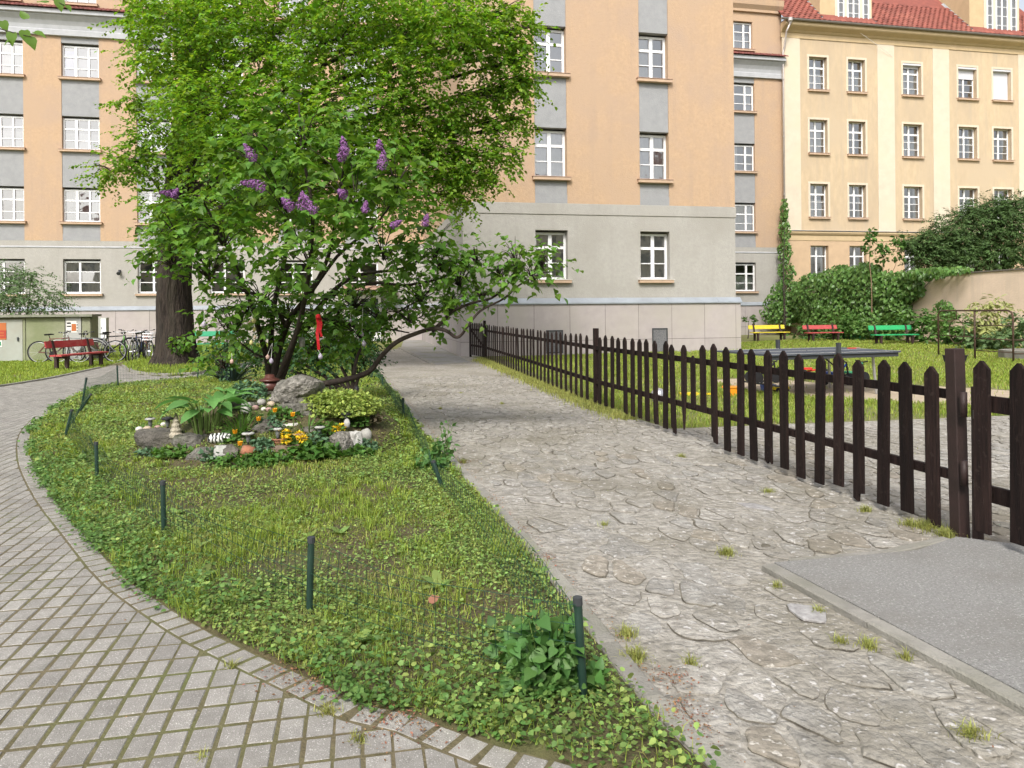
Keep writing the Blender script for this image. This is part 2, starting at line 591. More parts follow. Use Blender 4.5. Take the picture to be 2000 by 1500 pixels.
# border course following the edge
def resample(line, step):
    out = [Vector(line[0])]; need = step
    for a, b in zip(line[:-1], line[1:]):
        a, b = Vector(a), Vector(b); L = (b - a).length; s = 0
        while s + need <= L:
            s += need; out.append(a + (b - a) * (s / L)); need = step
        need -= (L - s)
    return out
ER = resample(EDGE, .113)
for a2, b2 in zip(ER[:-1], ER[1:]):
    d = (b2 - a2).normalized()
    nrm = Vector((-d.y, d.x))
    if in_poly([tuple((a2 + b2) / 2 + nrm * .05)], ISLAND)[0]: nrm = -nrm
    p = (a2 + b2) / 2 + nrm * (BW / 2)
    if 1.6 < p.y < 15: paver_items.append((p.y, 'border', np.array(p), math.atan2(d.y, d.x)))
paver_items.sort(key=lambda t: t[0])
def paver_mesh(name, hx, hy, m):
    ch = .006
    b = MB()
    lo = [(-hx, -hy), (hx, -hy), (hx, hy), (-hx, hy)]
    hi = [(-hx + ch, -hy + ch), (hx - ch, -hy + ch), (hx - ch, hy - ch), (-hx + ch, hy - ch)]
    b.add([(p[0], p[1], -.02) for p in lo] + [(p[0], p[1], .010) for p in lo] + [(p[0], p[1], .016) for p in hi],
          [(0, 1, 5, 4), (1, 2, 6, 5), (2, 3, 7, 6), (3, 0, 4, 7), (4, 5, 9, 8), (5, 6, 10, 9), (6, 7, 11, 10), (7, 4, 8, 11), (8, 9, 10, 11)])
    return b.mesh(name, m)
me_p = paver_mesh('paver', hx, hy, M_paver)
me_b = paver_mesh('border_paver', 0.0475, BW / 2 - .005, M_paver)
rest = MB(); npv = 0
for dep, kind, c, ang in paver_items:
    vis = abs(c[0]) / c[1] < .70 and 2.38 < c[1]
    if npv < 300 and vis:
        if kind is None or kind == 'border':
            o = link('paver', me_p if kind is None else me_b, pav)
            o.rotation_euler = (rnd.gauss(0, .004), rnd.gauss(0, .004), ang + rnd.gauss(0, .012))
            o.location = (c[0], c[1], .0004 + abs(rnd.gauss(0, .0009)))
        else:
            o = MB().prism([(p[0] - c[0], p[1] - c[1]) for p in kind], -.02, .014).build('paver', M_paver, pav)
            o.location = (c[0], c[1], .0022 + abs(rnd.gauss(0, .0007)))
            o.data.update()
        npv += 1
    else:
        z = .0163 + abs(rnd.gauss(0, .0009))
        if kind is None or kind == 'border':
            a_, b_ = (hx, hy) if kind is None else (0.0475, BW / 2 - .005)
            ca, sa = math.cos(ang), math.sin(ang)
            poly = [(c[0] + ca * x - sa * y, c[1] + sa * x + ca * y) for x, y in ((-a_, -b_), (a_, -b_), (a_, b_), (-a_, b_))]
        else: poly = kind
        rest.prism(poly, -.01, z)
tag(rest.build('farther_pavers', M_paver_far, pav), kind='stuff')

# ---- lawn of the bed (with the mound), trunk island, left lawn
def lawn_mesh(name, poly, step, zoff, m, label, cat):
    xs = [p[0] for p in poly]; ys = [p[1] for p in poly]
    nx = int((max(xs) - min(xs)) / step) + 2; ny = int((max(ys) - min(ys)) / step) + 2
    gx, gy = np.meshgrid(np.arange(nx) * step + min(xs) - step / 2, np.arange(ny) * step + min(ys) - step / 2, indexing='ij')
    P = np.stack([gx.ravel(), gy.ravel()], 1)
    Z = gz(P[:, 0], P[:, 1]) + zoff + vnoise(P, 2.2, 3.1) * .018
    d, q = seg_dist(P, poly)
    ins = in_poly(P, poly)
    snap = (~ins) & (d < step * 1.5)
    P[snap] = q[snap]; Z[snap] = zoff * .3
    V = np.concatenate([P, Z[:, None]], 1)
    idx = np.arange(nx * ny).reshape(nx, ny)
    F = np.stack([idx[:-1, :-1], idx[1:, :-1], idx[1:, 1:], idx[:-1, 1:]], -1).reshape(-1, 4)
    ok = (ins | snap)
    F = F[ok[F].all(1) & ins[F].any(1)]
    return tag(link(name, np_mesh(name, V, F, m, True)), label, cat, kind='structure')
lawn_mesh('garden_bed_soil', ISLAND, .09, .03, M_soil, 'soil of the long garden bed between the two paths', 'soil')
lawn_mesh('tree_island_soil', TRUNK_ISLE, .25, .05, M_soil, 'round patch of soil at the foot of the big tree', 'soil')
sheet('lawn', [flat(*p) for p in [(-400, 800), (0, 756), (60, 747), (120, 736), (205, 717), (242, 707), (300, 696), (420, 684), (420, 672)]] + [(-26, 36), (-40, 30)], .003, M_yard)

# ---- stone path: cement sheet with flagstones standing slightly proud of it
P1, P2, P3 = flat(1875, 1050), flat(1165, 795), flat(947, 703)
CEM = KERB[:: 1] + [(3.4, .7), (9.5, .7), (9.5, 10.7), (6.75, 10.2), (2.0, 9.35), (P2[0] - .02, P2[1]), (P3[0], P3[1]), (-1.3, 24.6)] + [flat(785, 680), flat(725, 690)]
sp = sheet('stone_path', CEM, .006, M_cement)
tag(sp, 'old path of irregular flagstones set in cement', 'path')
SLAB = [flat(*p) for p in [(1512, 1113), (1562, 1109), (1790, 1089), (1868, 1062), (2000, 1078), (2300, 1110), (2700, 1800), (2230, 1500)]]
rs = random.Random(21)
sites = []
tries = 0
GX0, GX1, GY0, GY1 = -2.2, 8.5, 1.6, 17.0
grid = {}
while tries < 60000:
    tries += 1
    x = rs.uniform(GX0, GX1); y = rs.uniform(GY0, GY1)
    if abs(x) / y > .8: continue
    a = (x * U.x + y * U.y); b_ = (x * Vv.x + y * Vv.y) / 1.75
    kx, ky = int(a / .25), int(b_ / .25)
    rr = .128 + .085 * noise.noise(Vector((x * .8, y * .8, 4)))
    if any((a - p[0]) ** 2 + (b_ - p[1]) ** 2 < rr * rr for ix in (-1, 0, 1) for iy in (-1, 0, 1) for p in grid.get((kx + ix, ky + iy), [])): continue
    grid.setdefault((kx, ky), []).append((a, b_)); sites.append((a, b_, x, y))
stones = []
pts = np.array([(s[0], s[1]) for s in sites])
xy = np.array([(s[2], s[3]) for s in sites])
okc = in_poly(xy, CEM)
dS, _ = seg_dist(xy, SLAB); inS = in_poly(xy, SLAB)
dK, _ = seg_dist(xy, KERB, closed=False)
for i in np.nonzero(okc & ~inS)[0]:
    if rs.random() < .14: continue          # buried under the mortar
    dd = np.linalg.norm(pts - pts[i], axis=1)
    nb = np.argsort(dd)[1:14]
    poly = [(pts[i][0] + sx * .4, pts[i][1] + sy * .4) for sx, sy in ((-1, -1), (1, -1), (1, 1), (-1, 1))]
    gap = rs.uniform(.002, .020)
    for n_ in nb:
        v = pts[i] - pts[n_]; L = np.linalg.norm(v)
        v = v / L
        poly = clip_half(poly, (pts[i] + pts[n_]) / 2 + v * gap, v)
        if len(poly) < 3: break
    if len(poly) < 3: continue
    poly = [(p[0] * U.x + p[1] * 1.75 * Vv.x, p[0] * U.y + p[1] * 1.75 * Vv.y) for p in poly]
    cc = np.mean(poly, axis=0)
    pl = [(cc[0] + (p[0] - cc[0]) * rs.uniform(.86, 1.0), cc[1] + (p[1] - cc[1]) * rs.uniform(.86, 1.0)) for p in poly]
    q = []
    for k2 in range(len(pl)):
        a2, b2 = pl[k2 - 1], pl[k2]
        for f_ in (.16, .38, .62, .84):
            x_, y_ = a2[0] + (b2[0] - a2[0]) * f_, a2[1] + (b2[1] - a2[1]) * f_
            w_ = 1 + .24 * noise.noise(Vector((x_ * 9, y_ * 9, 2.5))) + .10 * noise.noise(Vector((x_ * 26, y_ * 26, 7.5)))
            q.append((cc[0] + (x_ - cc[0]) * w_, cc[1] + (y_ - cc[1]) * w_))
    Q = np.array(q)
    dk, _ = seg_dist(Q, KERB, closed=False); ds, _ = seg_dist(Q, SLAB)
    if dk.min() < .125 or (ds.min() < .07) or in_poly(Q, SLAB).any(): continue
    if not in_poly(Q, CEM).all(): continue
    stones.append((cc[1], cc, q))
stones.sort(key=lambda t: t[0])
rest = MB(); nst = 0; shade_rings = MB()
for dep, cc, q in stones:
    vis = -.72 < cc[0] / cc[1] < .72 and cc[1] > 2.38
    h1 = rs.uniform(.001, .010); h2 = h1 + rs.uniform(.002, .006)
    tl = (rs.gauss(0, .010), rs.gauss(0, .010))
    n = len(q)
    if rs.random() < .75:  # thin dark sheet, shifted off the stone, imitates shade in the joint
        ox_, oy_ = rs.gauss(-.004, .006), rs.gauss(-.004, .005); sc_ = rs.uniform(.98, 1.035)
        shade_rings.add([(cc[0] + (p[0] - cc[0]) * sc_ + ox_, cc[1] + (p[1] - cc[1]) * sc_ + oy_, .0075 + rs.uniform(0, .001)) for p in q], [tuple(range(n))])
    loc = [(p[0] - cc[0], p[1] - cc[1]) for p in q]
    ring2 = [(p[0] * .88, p[1] * .88) for p in loc]
    b = MB()
    vs = [(x, y, -.02) for x, y in loc] + [(x, y, h1 + tl[0] * x + tl[1] * y) for x, y in loc] + [(x, y, h2 + tl[0] * x + tl[1] * y) for x, y in ring2]
    vs.append((0, 0, h2 + rs.uniform(-.003, .003)))
    fs = [(i, (i + 1) % n, n + (i + 1) % n, n + i) for i in range(n)] + [(n + i, n + (i + 1) % n, 2 * n + (i + 1) % n, 2 * n + i) for i in range(n)]
    fs += [(2 * n + i, 2 * n + (i + 1) % n, 3 * n) for i in range(n)]
    if nst < 300 and vis:
        w = rs.random()
        o = b.add(vs, fs).build('flagstone', M_flag[0 if w < .56 else 1 if w < .86 else 2 if w < .985 else 3], sp)
        o.location = (cc[0], cc[1], .006)
        nst += 1
    else:
        rest.add([(v[0] + cc[0], v[1] + cc[1], v[2] + .006) for v in vs], fs)
tag(rest.build('farther_flagstones', M_flag_far, sp), kind='stuff')
dj = shade_rings.build('joint_shade', M_joint_shade, sp); tag(dj, kind='stuff')

# ---- kerb stones between bed and stone path
kb = thing('kerb', 'low concrete kerb edging the garden bed', 'kerb'); tag(kb, kind='structure')
KR = resample(KERB, .5)
def kerb_run(pts, w, z0, z1, m, name, parent, side=1, gap=.006, off=0.0):
    for a, b in zip(pts[:-1], pts[1:]):
        d = (b - a).normalized(); nn = Vector((d.y, -d.x)) * side
        a2, b2 = a + d * gap, b - d * gap
        c = .008
        poly = [a2 + nn * off, b2 + nn * off, b2 + nn * (off + w), a2 + nn * (off + w)]
        mid = sum(poly, Vector((0, 0))) / 4
        top = [p + (mid - p).normalized() * c for p in poly]
        o = MB().prism([tuple(p - mid) for p in poly], z0, z1 - c, None).build(name, m, parent)
        o.location = (mid.x, mid.y, 0)
        me = o.data
        bm = bmesh.new(); bm.from_mesh(me)
        bmesh.ops.bevel(bm, geom=[e for e in bm.edges if all(v.co.z > z1 - c - .001 for v in e.verts)], offset=c, segments=1, affect='EDGES')
        bmesh.ops.recalc_face_normals(bm, faces=bm.faces)
        bm.to_mesh(me); bm.free()
kerb_run(KR, .095, -.05, .030, M_kerb, 'kerb_stone', kb, side=-1)

# ---- raised asphalt slab at the gate with its kerb
slab = MB().prism(SLAB, -.05, .045).build('asphalt_slab', M_asph)
if slab.data.polygons[1].normal.z < 0: slab.data.flip_normals()
tag(slab, 'raised grey asphalt slab in front of the picket gate', 'pavement', kind='structure')
line = [Vector(flat(1512, 1113)), Vector(SLAB[-1]) + (Vector(SLAB[-1]) - Vector(flat(1512, 1113))) * .6]
kb2 = thing('slab_kerb', 'concrete kerb along the edge of the asphalt slab', 'kerb'); tag(kb2, kind='structure')
kerb_run(resample([tuple(v) for v in line], .82), .085, -.05, .052, M_kerb, 'kerb_stone', kb2, side=1, gap=.004, off=.001)
kerb_run(resample([tuple(Vector(flat(1552, 1112))), tuple(Vector(flat(1790, 1090))), tuple(Vector(flat(1868, 1063)))], .62), .07, -.05, .05, M_kerb, 'kerb_stone', kb2, side=-1, gap=.003, off=.001)

# ---- far walkway beside the wing, with its narrow kerb
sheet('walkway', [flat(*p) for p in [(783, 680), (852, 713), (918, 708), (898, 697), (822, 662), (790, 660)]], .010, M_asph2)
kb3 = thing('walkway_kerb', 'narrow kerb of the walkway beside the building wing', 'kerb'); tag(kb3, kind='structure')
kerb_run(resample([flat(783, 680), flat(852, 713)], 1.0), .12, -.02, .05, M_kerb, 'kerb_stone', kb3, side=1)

# ---- worn sandy strip in the playground, kerb of the left lawn
sheet('sandy_strip', [flat(*p) for p in [(1390, 742), (1440, 762), (1560, 774), (1760, 786), (2100, 800), (2100, 770), (1800, 752), (1600, 748), (1480, 736)]], -.006, M_sand)
kb4 = thing('lawn_kerb', 'low grey kerb between the lawn and the curving paver path', 'kerb'); tag(kb4, kind='structure')
kerb_run(resample([flat(-120, 775), flat(0, 757), flat(60, 748), flat(120, 737), flat(205, 718)], .8), .07, -.02, .06, M_kerb, 'kerb_stone', kb4, side=-1)
kb5 = thing('tree_island_kerb', 'mossy kerb round the grass at the foot of the big tree', 'kerb'); tag(kb5, kind='structure')
kerb_run(resample(TRUNK_ISLE + TRUNK_ISLE[:1], .7), .09, -.02, .09, M_kerb, 'kerb_stone', kb5, side=-1)
# ------------------------------------------------------------------ buildings
OX, OY = -21.75, 37.4
def fx(px, y=0.0):
    a, _ = ray(px, 600)
    return (a * (OY + y * Vv.y) - OX - y * Vv.x) / (U.x - a * U.y)
def fdepth(x, y): return OY + x * U.y + y * Vv.y
def fz(px, py, y=0.0):
    a, b = ray(px, py)
    return CAM_H - b * fdepth((a * (OY + y * Vv.y) - OX - y * Vv.x) / (U.x - a * U.y), y)
BLD = (OX, OY, 0)

M_orange = mat('orange_render', (.515, .362, .238), (.445, .312, .206), 9, .92, .6, 22, c3=(.43, .315, .235), scale3=.5, contrast=(.3, .7), streak=(.40, .295, .22))
M_grey = mat('grey_render', (.415, .40, .372), (.36, .347, .324), 9, .92, .5, 26, c3=(.335, .32, .29), scale3=.6, contrast=(.3, .7), streak=(.34, .327, .30))
M_span = mat('grey_spandrel', (.335, .34, .35), (.285, .29, .30), 3.5, .92, .5, 30, contrast=(.3, .7))
M_plinth = mat('plinth_panel', (.42, .378, .374), (.375, .338, .333), 3, .8, .15, 40, rand=.05, c3=(.40, .37, .33), scale3=.5)
M_gap = mat('dark_gap', (.05, .045, .045), rough=.9)
M_zinc = mat('zinc_flashing', (.40, .44, .485), (.34, .37, .41), 2, .38, .05, 20, metal=.35, spec=.5)
M_trim = mat('grey_cornice', (.45, .46, .48), (.39, .40, .42), 3, .85, .15, 30)
M_white = mat('white_window_frame', (.78, .79, .80), rough=.4, spec=.4)
M_sillo = mat('peach_sill', (.58, .42, .305), (.50, .365, .265), 5, .85)
M_sillm = mat('sill_metal', (.42, .27, .21), rough=.5, spec=.4)
M_sillw = mat('sill_pale', (.72, .70, .66), rough=.5)
M_room = mat('room_dark', (.40, .39, .37), (.26, .25, .24), .8, .9)
M_curt = mat('curtain_cloth', (.84, .84, .82), (.72, .72, .72), 6, .9, trans=.25)
M_curt2 = mat('curtain_grey', (.66, .64, .60), (.55, .54, .51), 6, .9)
M_blind = mat('blue_blind', (.30, .32, .62), rough=.8)
M_shut = mat('roller_shutter', (.62, .62, .66), rough=.5)
M_tile_dk = mat('dark_red_tile', (.20, .06, .05), (.12, .045, .04), 5, .75, .2, 40, rand=.25)
M_tile = mat('red_roof_tile', (.27, .085, .062), (.20, .066, .052), 4, .75, .2, 40, rand=.22, c3=(.30, .11, .08), scale3=.5)
M_tilef = mat('red_roof_tile_joined', (.27, .085, .062), (.20, .066, .052), 4, .75, .2, 40, island=.2)
M_yel = mat('yellow_render', (.58, .455, .305), (.505, .395, .265), 3.5, .92, .4, 30, c3=(.46, .365, .26), scale3=.45, stretch=(1, 1, .45), streak=(.44, .36, .27))
M_cream = mat('cream_pilaster', (.645, .565, .45), (.585, .51, .405), 2, .92, .35, 30, c3=(.66, .56, .42), scale3=.5)
M_yelc = mat('ochre_cornice', (.56, .43, .26), (.495, .38, .23), 2, .9, .2, 30)
M_peachb = mat('peach_base_render', (.55, .40, .26), (.49, .355, .235), 2, .92, .4, 30)
M_gutter = mat('gutter_metal', (.22, .20, .19), (.28, .25, .23), 3, .5, metal=.4)
M_galv = mat('galvanised_pipe', (.50, .47, .45), (.42, .37, .35), 3, .45, metal=.5)
M_dark = mat('dark_steel', (.05, .055, .06), rough=.6)
PANE = MB().add([(0, 0, 0), (1, 0, 0), (1, 0, 1), (0, 0, 1)], [(0, 1, 2, 3)]).mesh('pane', glass_mat())

def wall_grid(b, x0, x1, z0, z1, holes, y=0.0, depth=.34):
    xs = sorted({x0, x1, *[h[0] for h in holes], *[h[1] for h in holes]})
    zs = sorted({z0, z1, *[h[2] for h in holes], *[h[3] for h in holes]})
    xs = [x for x in xs if x0 <= x <= x1]; zs = [z for z in zs if z0 <= z <= z1]
    for xa, xb in zip(xs[:-1], xs[1:]):
        for za, zb in zip(zs[:-1], zs[1:]):
            xm, zm = (xa + xb) / 2, (za + zb) / 2
            if any(h[0] < xm < h[1] and h[2] < zm < h[3] for h in holes): continue
            b.quad((xa, y, za), (xb, y, za), (xb, y, zb), (xa, y, zb))
    for h in holes:
        a, c, e, f = max(h[0], x0), min(h[1], x1), max(h[2], z0), min(h[3], z1)
        b.quad((a, y, e), (a, y, f), (a, y + depth, f), (a, y + depth, e))
        b.quad((c, y, e), (c, y + depth, e), (c, y + depth, f), (c, y, f))
        b.quad((a, y, f), (c, y, f), (c, y + depth, f), (a, y + depth, f))
        b.quad((a, y, e), (a, y + depth, e), (c, y + depth, e), (c, y, e))
    return b

def extrude_x(b, prof, x0, x1):
    n = len(prof)
    vs = [(x0, p[0], p[1]) for p in prof] + [(x1, p[0], p[1]) for p in prof]
    return b.add(vs, [tuple(range(n)), tuple(range(2 * n - 1, n - 1, -1))] + [(i, n + i, n + (i + 1) % n, (i + 1) % n) for i in range(n)])

wr = random.Random(5)
def window(root, x0, x1, z0, z1, y, cols, rows, sill='peach', curtain=None, depth=.2, bars=(), tilt=None, shutter=0.0, border=.085, label=None):
    """cols / rows: inner split positions 0..1 with bar thickness; rows measured from the bottom"""
    w, h = x1 - x0, z1 - z0
    ya, yb = y + depth - .03, y + depth + .04
    b = MB()
    b.box(x0, x0 + border, ya, yb, z0, z1); b.box(x1 - border, x1, ya, yb, z0, z1)
    b.box(x0 + border, x1 - border, ya + .002, yb - .002, z1 - border, z1); b.box(x0 + border, x1 - border, ya + .002, yb - .002, z0, z0 + border)
    ex = [(x0 + border, x0 + border)]
    for f, t in cols:
        xc = x0 + f * w
        b.box(xc - t / 2, xc + t / 2, ya - .006, yb + .002, z0 + border, z1 - border)
        ex.append((xc - t / 2, xc + t / 2))
    ex.append((x1 - border, x1 - border))
    ez = [(z0 + border, z0 + border)]
    for f, t in rows:
        zc = z0 + f * h
        for i in range(len(ex) - 1):
            b.box(ex[i][1], ex[i + 1][0], ya + .004, yb - .006, zc - t / 2, zc + t / 2)
        ez.append((zc - t / 2, zc + t / 2))
    ez.append((z1 - border, z1 - border))
    o = b.build('window', M_white, root)
    if label: o['label'] = label
    for i in range(len(ex) - 1):
        for j in range(len(ez) - 1):
            p = link('pane', PANE, o)
            p.location = (ex[i][1], y + depth + .012, ez[j][1])
            p.scale = (ex[i + 1][0] - ex[i][1], 1, ez[j + 1][0] - ez[j][1])
            p.rotation_euler = (wr.gauss(0, .012), 0, wr.gauss(0, .014))
    if sill:
        ms = M_sillo
        b = MB()
        extrude_x(b, [(y - .16, z0 - .03), (y - .152, z0 - .125), (y - .02, z0 - .14), (y + .0, z0 - .14), (y + .0, z0 - .022), (y - .16, z0 - .022)], x0 - .10, x1 + .10)
        s = b.build('sill', ms, o)
        MB().box(x0 - .12, x1 + .12, y - .18, y + depth - .035, z0 - .02, z0 - .004).build('sill_cap', M_sillw if sill == 'pale' else M_sillm, o)
    if curtain:
        kind = curtain
        def drape(xa, xb, za, zb, m):
            n = max(6, int((xb - xa) / .05)); b = MB()
            vs = []
            for i in range(n + 1):
                x = xa + (xb - xa) * i / n
                yy = y + depth + .085 + .025 * math.sin(i * 1.9 + xa * 7) + .01 * math.sin(i * .7)
                vs += [(x, yy, za), (x, yy, zb)]
            b.add(vs, [(2 * i, 2 * i + 2, 2 * i + 3, 2 * i + 1) for i in range(n)])
            b.build('curtain', m, o, True)
        if kind == 'half': drape(x0, x1, z0, z0 + h * .55, M_curt)
        elif kind == 'full': drape(x0, x1, z0, z1, M_curt)
        elif kind == 'grey': drape(x0, x1, z0, z1, M_curt2)
        elif kind == 'sides':
            drape(x0, x0 + w * .28, z0, z1, M_curt); drape(x1 - w * .28, x1, z0, z1, M_curt)
        elif kind == 'left': drape(x0, x0 + w * .45, z0, z1, M_curt2)
        elif kind == 'blue': drape(x0, x0 + w * .32, z0, z0 + h * .86, M_blind)
    if shutter:
        b = MB()
        zs = z1 - .10; ze = z1 - h * shutter
        while zs > ze:
            b.box(x0 + .03, x1 - .03, y + depth - .075, y + depth - .055, max(ze, zs - .055), zs - .004); zs -= .055
        b.build('roller_shutter', M_shut, o)
        MB().box(x0, x1, y + .004, y + depth - .05, z1 - .12, z1 - .002).build('shutter_box', M_shut, o)
    return o

SILL = [2.64, 6.26, 9.91, 13.55]; TOP = [4.38, 8.0, 11.6, 15.28]
A = thing('apartment_building', 'orange and grey rendered apartment building with protruding wing and white windows', 'building', BLD, UA)
WX0, WX1, WY = 17.24, 27.45, -15.78
XL, XR = -8.0, fx(1531)
# --- left and right parts of the main front
colsL = [fx(-30, 0) + .05 + 3.47 * 0, ]
wins = []
for i in range(-1, 5):
    c = fx(161) + 3.47 * i
    wins.append((c - .87, c + .87))
wr_c = (fx(1422), fx(1477))
def main_front(x0, x1, cols, ground_style):
    hol = [(c[0], c[1], 5.62, 15.58) for c in cols]
    b = wall_grid(MB(), x0, x1, 5.30, 15.58, hol)
    b.build('upper_wall', M_orange, A)
    b = wall_grid(MB(), x0, x1, 1.75, 5.297, [(c[0], c[1], SILL[0], TOP[0]) for c in cols])
    b.build('lower_wall', M_grey, A)
    extrude_x(MB(), [(-.03, 4.96), (-.03, 5.0), (-.002, 5.03), (-.002, 4.93)], x0, x1).build('string_course', M_trim, A)
    b = wall_grid(MB(), x0, x1, 16.8, 19.55, [(c[0] + .1, c[1] - .1, 17.3, 19.0) for c in cols])
    b.build('attic_wall', M_orange, A)
    for c in cols:
        zz = [5.30] + [t for s in zip(SILL[1:], TOP[1:]) for t in s] + [15.58]
        for za, zb in zip(zz[0::2], zz[1::2]):
            MB().box(c[0] + .002, c[1] - .002, .025, .29, za + (.002 if za > 5.4 else .32), zb - .002).build('spandrel_panel', M_span, A)
            if za < 5.4: MB().quad((c[0], -.004, 5.30), (c[1], -.004, 5.30), (c[1], -.004, 5.63), (c[0], -.004, 5.63)).build('spandrel_panel', M_span, A)
    extrude_x(MB(), [(.02, 15.58), (-.14, 15.6), (-.14, 15.86), (-.10, 15.9), (-.13, 16.1), (-.22, 16.3), (-.38, 16.5), (-.38, 16.56), (-.50, 16.58), (-.50, 16.78), (.02, 16.8)], x0, x1).build('cornice', M_trim, A)
    extrude_x(MB(), [(.02, 19.55), (-.14, 19.57), (-.14, 19.72), (-.3, 19.95), (-.34, 20.3), (.02, 20.3)], x0, x1).build('eaves_cornice', M_orange, A)
    extrude_x(MB(), [(.0, 1.98), (-.19, 1.80), (-.19, 1.765), (0, 1.765)], x0, x1).build('flashing', M_zinc, A)
main_front(XL, WX0, wins, 2)
main_front(WX1, XR, [wr_c], 3)
curt = ['half', None, 'sides', 'half', 'grey', None, 'half', 'sides']
ci = 0
for k, c in enumerate(wins):
    for f in range(4):
        ci += 1
        if f == 0: cols_, rows_ = [(.42, .10)], [(.34, .04), (.67, .04)]
        else: cols_, rows_ = [(.36, .13), (.70, .09)], [(.30, .04), (.66, .08)]
        cu = curt[ci % len(curt)]
        if k == 1: cu = ['full', 'sides', 'half', 'blue'][f]
        window(A, c[0] + .003, c[1] - .003, SILL[f], TOP[f] - .09, 0, cols_, rows_, 'pale' if f == 0 else 'peach', cu)
    window(A, c[0] + .103, c[1] - .103, 17.3, 18.9, 0, [(.36, .1), (.70, .08)], [(.5, .04)], 'peach', None)
c = wr_c
for f in range(4):
    window(A, c[0] + .003, c[1] - .003, SILL[f], TOP[f] - .09, 0, [(.30, .09), (.70, .12)], [(.30, .04), (.64, .08)], 'peach', ['half', 'full', 'left', 'sides'][f])
window(A, c[0] + .103, c[1] - .103, 17.3, 18.95, 0, [(.30, .09), (.70, .12)], [(.33, .025), (.66, .05)], 'peach', 'half')
# plinth panels of the main front
def plinth(x0, x1, y, wid, zj=.48, cut=()):
    MB().box(x0, x1, y + .012, y + .14, -.05, 1.76).build('plinth', M_gap, A)
    x = x0
    while x < x1 - .02:
        xe = min(x + wid, x1)
        for za, zb in ((-.05, zj - .006), (zj + .006, 1.755)):
            MB().box(x + .007, xe - .007, y, y + .03, za, zb).build('plinth_panel', M_plinth, A)
        x = xe
plinth(XL, WX0 - .12, -.13, 1.6)
plinth(WX1 + .12, XR, -.13, 1.5)
# --- wing front
wc = [(fx(1047, WY), fx(1110, WY)), (fx(1252, WY), fx(1309, WY))]
b = wall_grid(MB(), WX0, WX1, 5.33, 19.5, [(c[0], c[1], 5.63, 19.4) for c in wc], WY, .42)
b.build('upper_wall', M_orange, A)
wall_grid(MB(), WX0, WX1, 1.75, 5.327, [(c[0], c[1], SILL[0], TOP[0]) for c in wc], WY, .42).build('lower_wall', M_grey, A)
extrude_x(MB(), [(WY - .03, 4.94), (WY - .03, 5.31), (WY - .002, 5.325), (WY - .002, 4.92)], WX0 - .03, WX1 + .03).build('string_course', M_grey, A)
for c in wc:
    zz = [5.33, SILL[1], TOP[1], SILL[2], TOP[2], 13.6, 15.3, 19.38]
    for za, zb in zip(zz[0::2], zz[1::2]):
        if za < 5.4: MB().quad((c[0], WY - .004, za), (c[1], WY - .004, za), (c[1], WY - .004, za + .31), (c[0], WY - .004, za + .31)).build('spandrel_panel', M_span, A)
        MB().box(c[0] + .002, c[1] - .002, WY + .03, WY + .29, za + (.002 if za > 5.4 else .3), zb - .002).build('spandrel_panel', M_span, A)
cw = [['grey', 'full'], ['grey', 'full'], [None, 'left'], [None, None]]
for q, c in enumerate(wc):
    for f in range(4):
        s, t = (SILL[f], TOP[f] - .06) if f < 3 else (13.6, 15.25)
        window(A, c[0] + .003, c[1] - .003, s, t, WY, [(.5, .13)], [(.35, .035), (.68, .10)], 'pale' if f == 0 else 'peach', cw[f][q], depth=.29)
# wing sides, roof, flashing and plinth
MB().add([(WX0, WY, 1.75), (WX0, 0, 1.75), (WX0, 0, 5.327), (WX0, WY, 5.327)], [(0, 1, 2, 3)]).build('lower_wall', M_grey, A)
MB().add([(WX0, WY, 5.33), (WX0, 0, 5.33), (WX0, 0, 19.5), (WX0, WY, 19.5)], [(0, 1, 2, 3)]).build('upper_wall', M_orange, A)
MB().add([(WX0, WY, 4.94), (WX0 - .03, WY, 4.94), (WX0 - .03, 0, 4.94), (WX0, 0, 4.94), (WX0, WY, 5.31), (WX0 - .03, WY, 5.31), (WX0 - .03, 0, 5.31), (WX0, 0, 5.31)],
         [(1, 2, 6, 5), (0, 1, 2, 3), (4, 5, 6, 7)]).build('string_course', M_grey, A)
MB().add([(WX1, WY, 1.75), (WX1, WY, 19.5), (WX1, 0, 19.5), (WX1, 0, 1.75)], [(0, 1, 2, 3)]).build('side_wall', M_orange, A)
MB().box(WX0 - .3, WX1 + .3, WY - .3, 0.0, 19.5, 19.8).build('roof', M_tile_dk, A)
MB().box(XL, XR, .0, 9, 20.3, 20.6).build('roof', M_tile_dk, A)
MB().box(XL, XR, 1.6, 1.8, 0, 20.3).build('room_backs', M_room, A)
MB().box(WX0 + .25, WX1 - .1, WY + 1.4, WY + 1.6, 0, 19.5).build('room_backs', M_room, A)
extrude_x(MB(), [(WY, 1.98), (WY - .18, 1.81), (WY - .18, 1.765), (WY, 1.765)], WX0 - .17, WX1 + .17).build('flashing', M_zinc, A)
for x in np.arange(WX0 + 1.7, WX1, 1.93):
    extrude_x(MB(), [(WY, 1.995), (WY - .187, 1.82), (WY - .187, 1.765), (WY - .17, 1.765), (WY, 1.96)], x, x + .03).build('flashing_seam', M_zinc, A)
MB().add([(WX0, WY, 1.98), (WX0 - .18, WY - .18, 1.81), (WX0 - .18, 0, 1.81), (WX0, 0, 1.98), (WX0 - .18, WY - .18, 1.765), (WX0 - .18, 0, 1.765)],
         [(0, 1, 2, 3), (1, 4, 5, 2)]).build('flashing', M_zinc, A)
PX0, PX1, PY = WX0 - .12, WX1 + .14, WY - .12
MB().box(PX0 + .012, PX1 - .012, PY + .012, PY + .3, -.05, 1.76).build('plinth', M_gap, A)
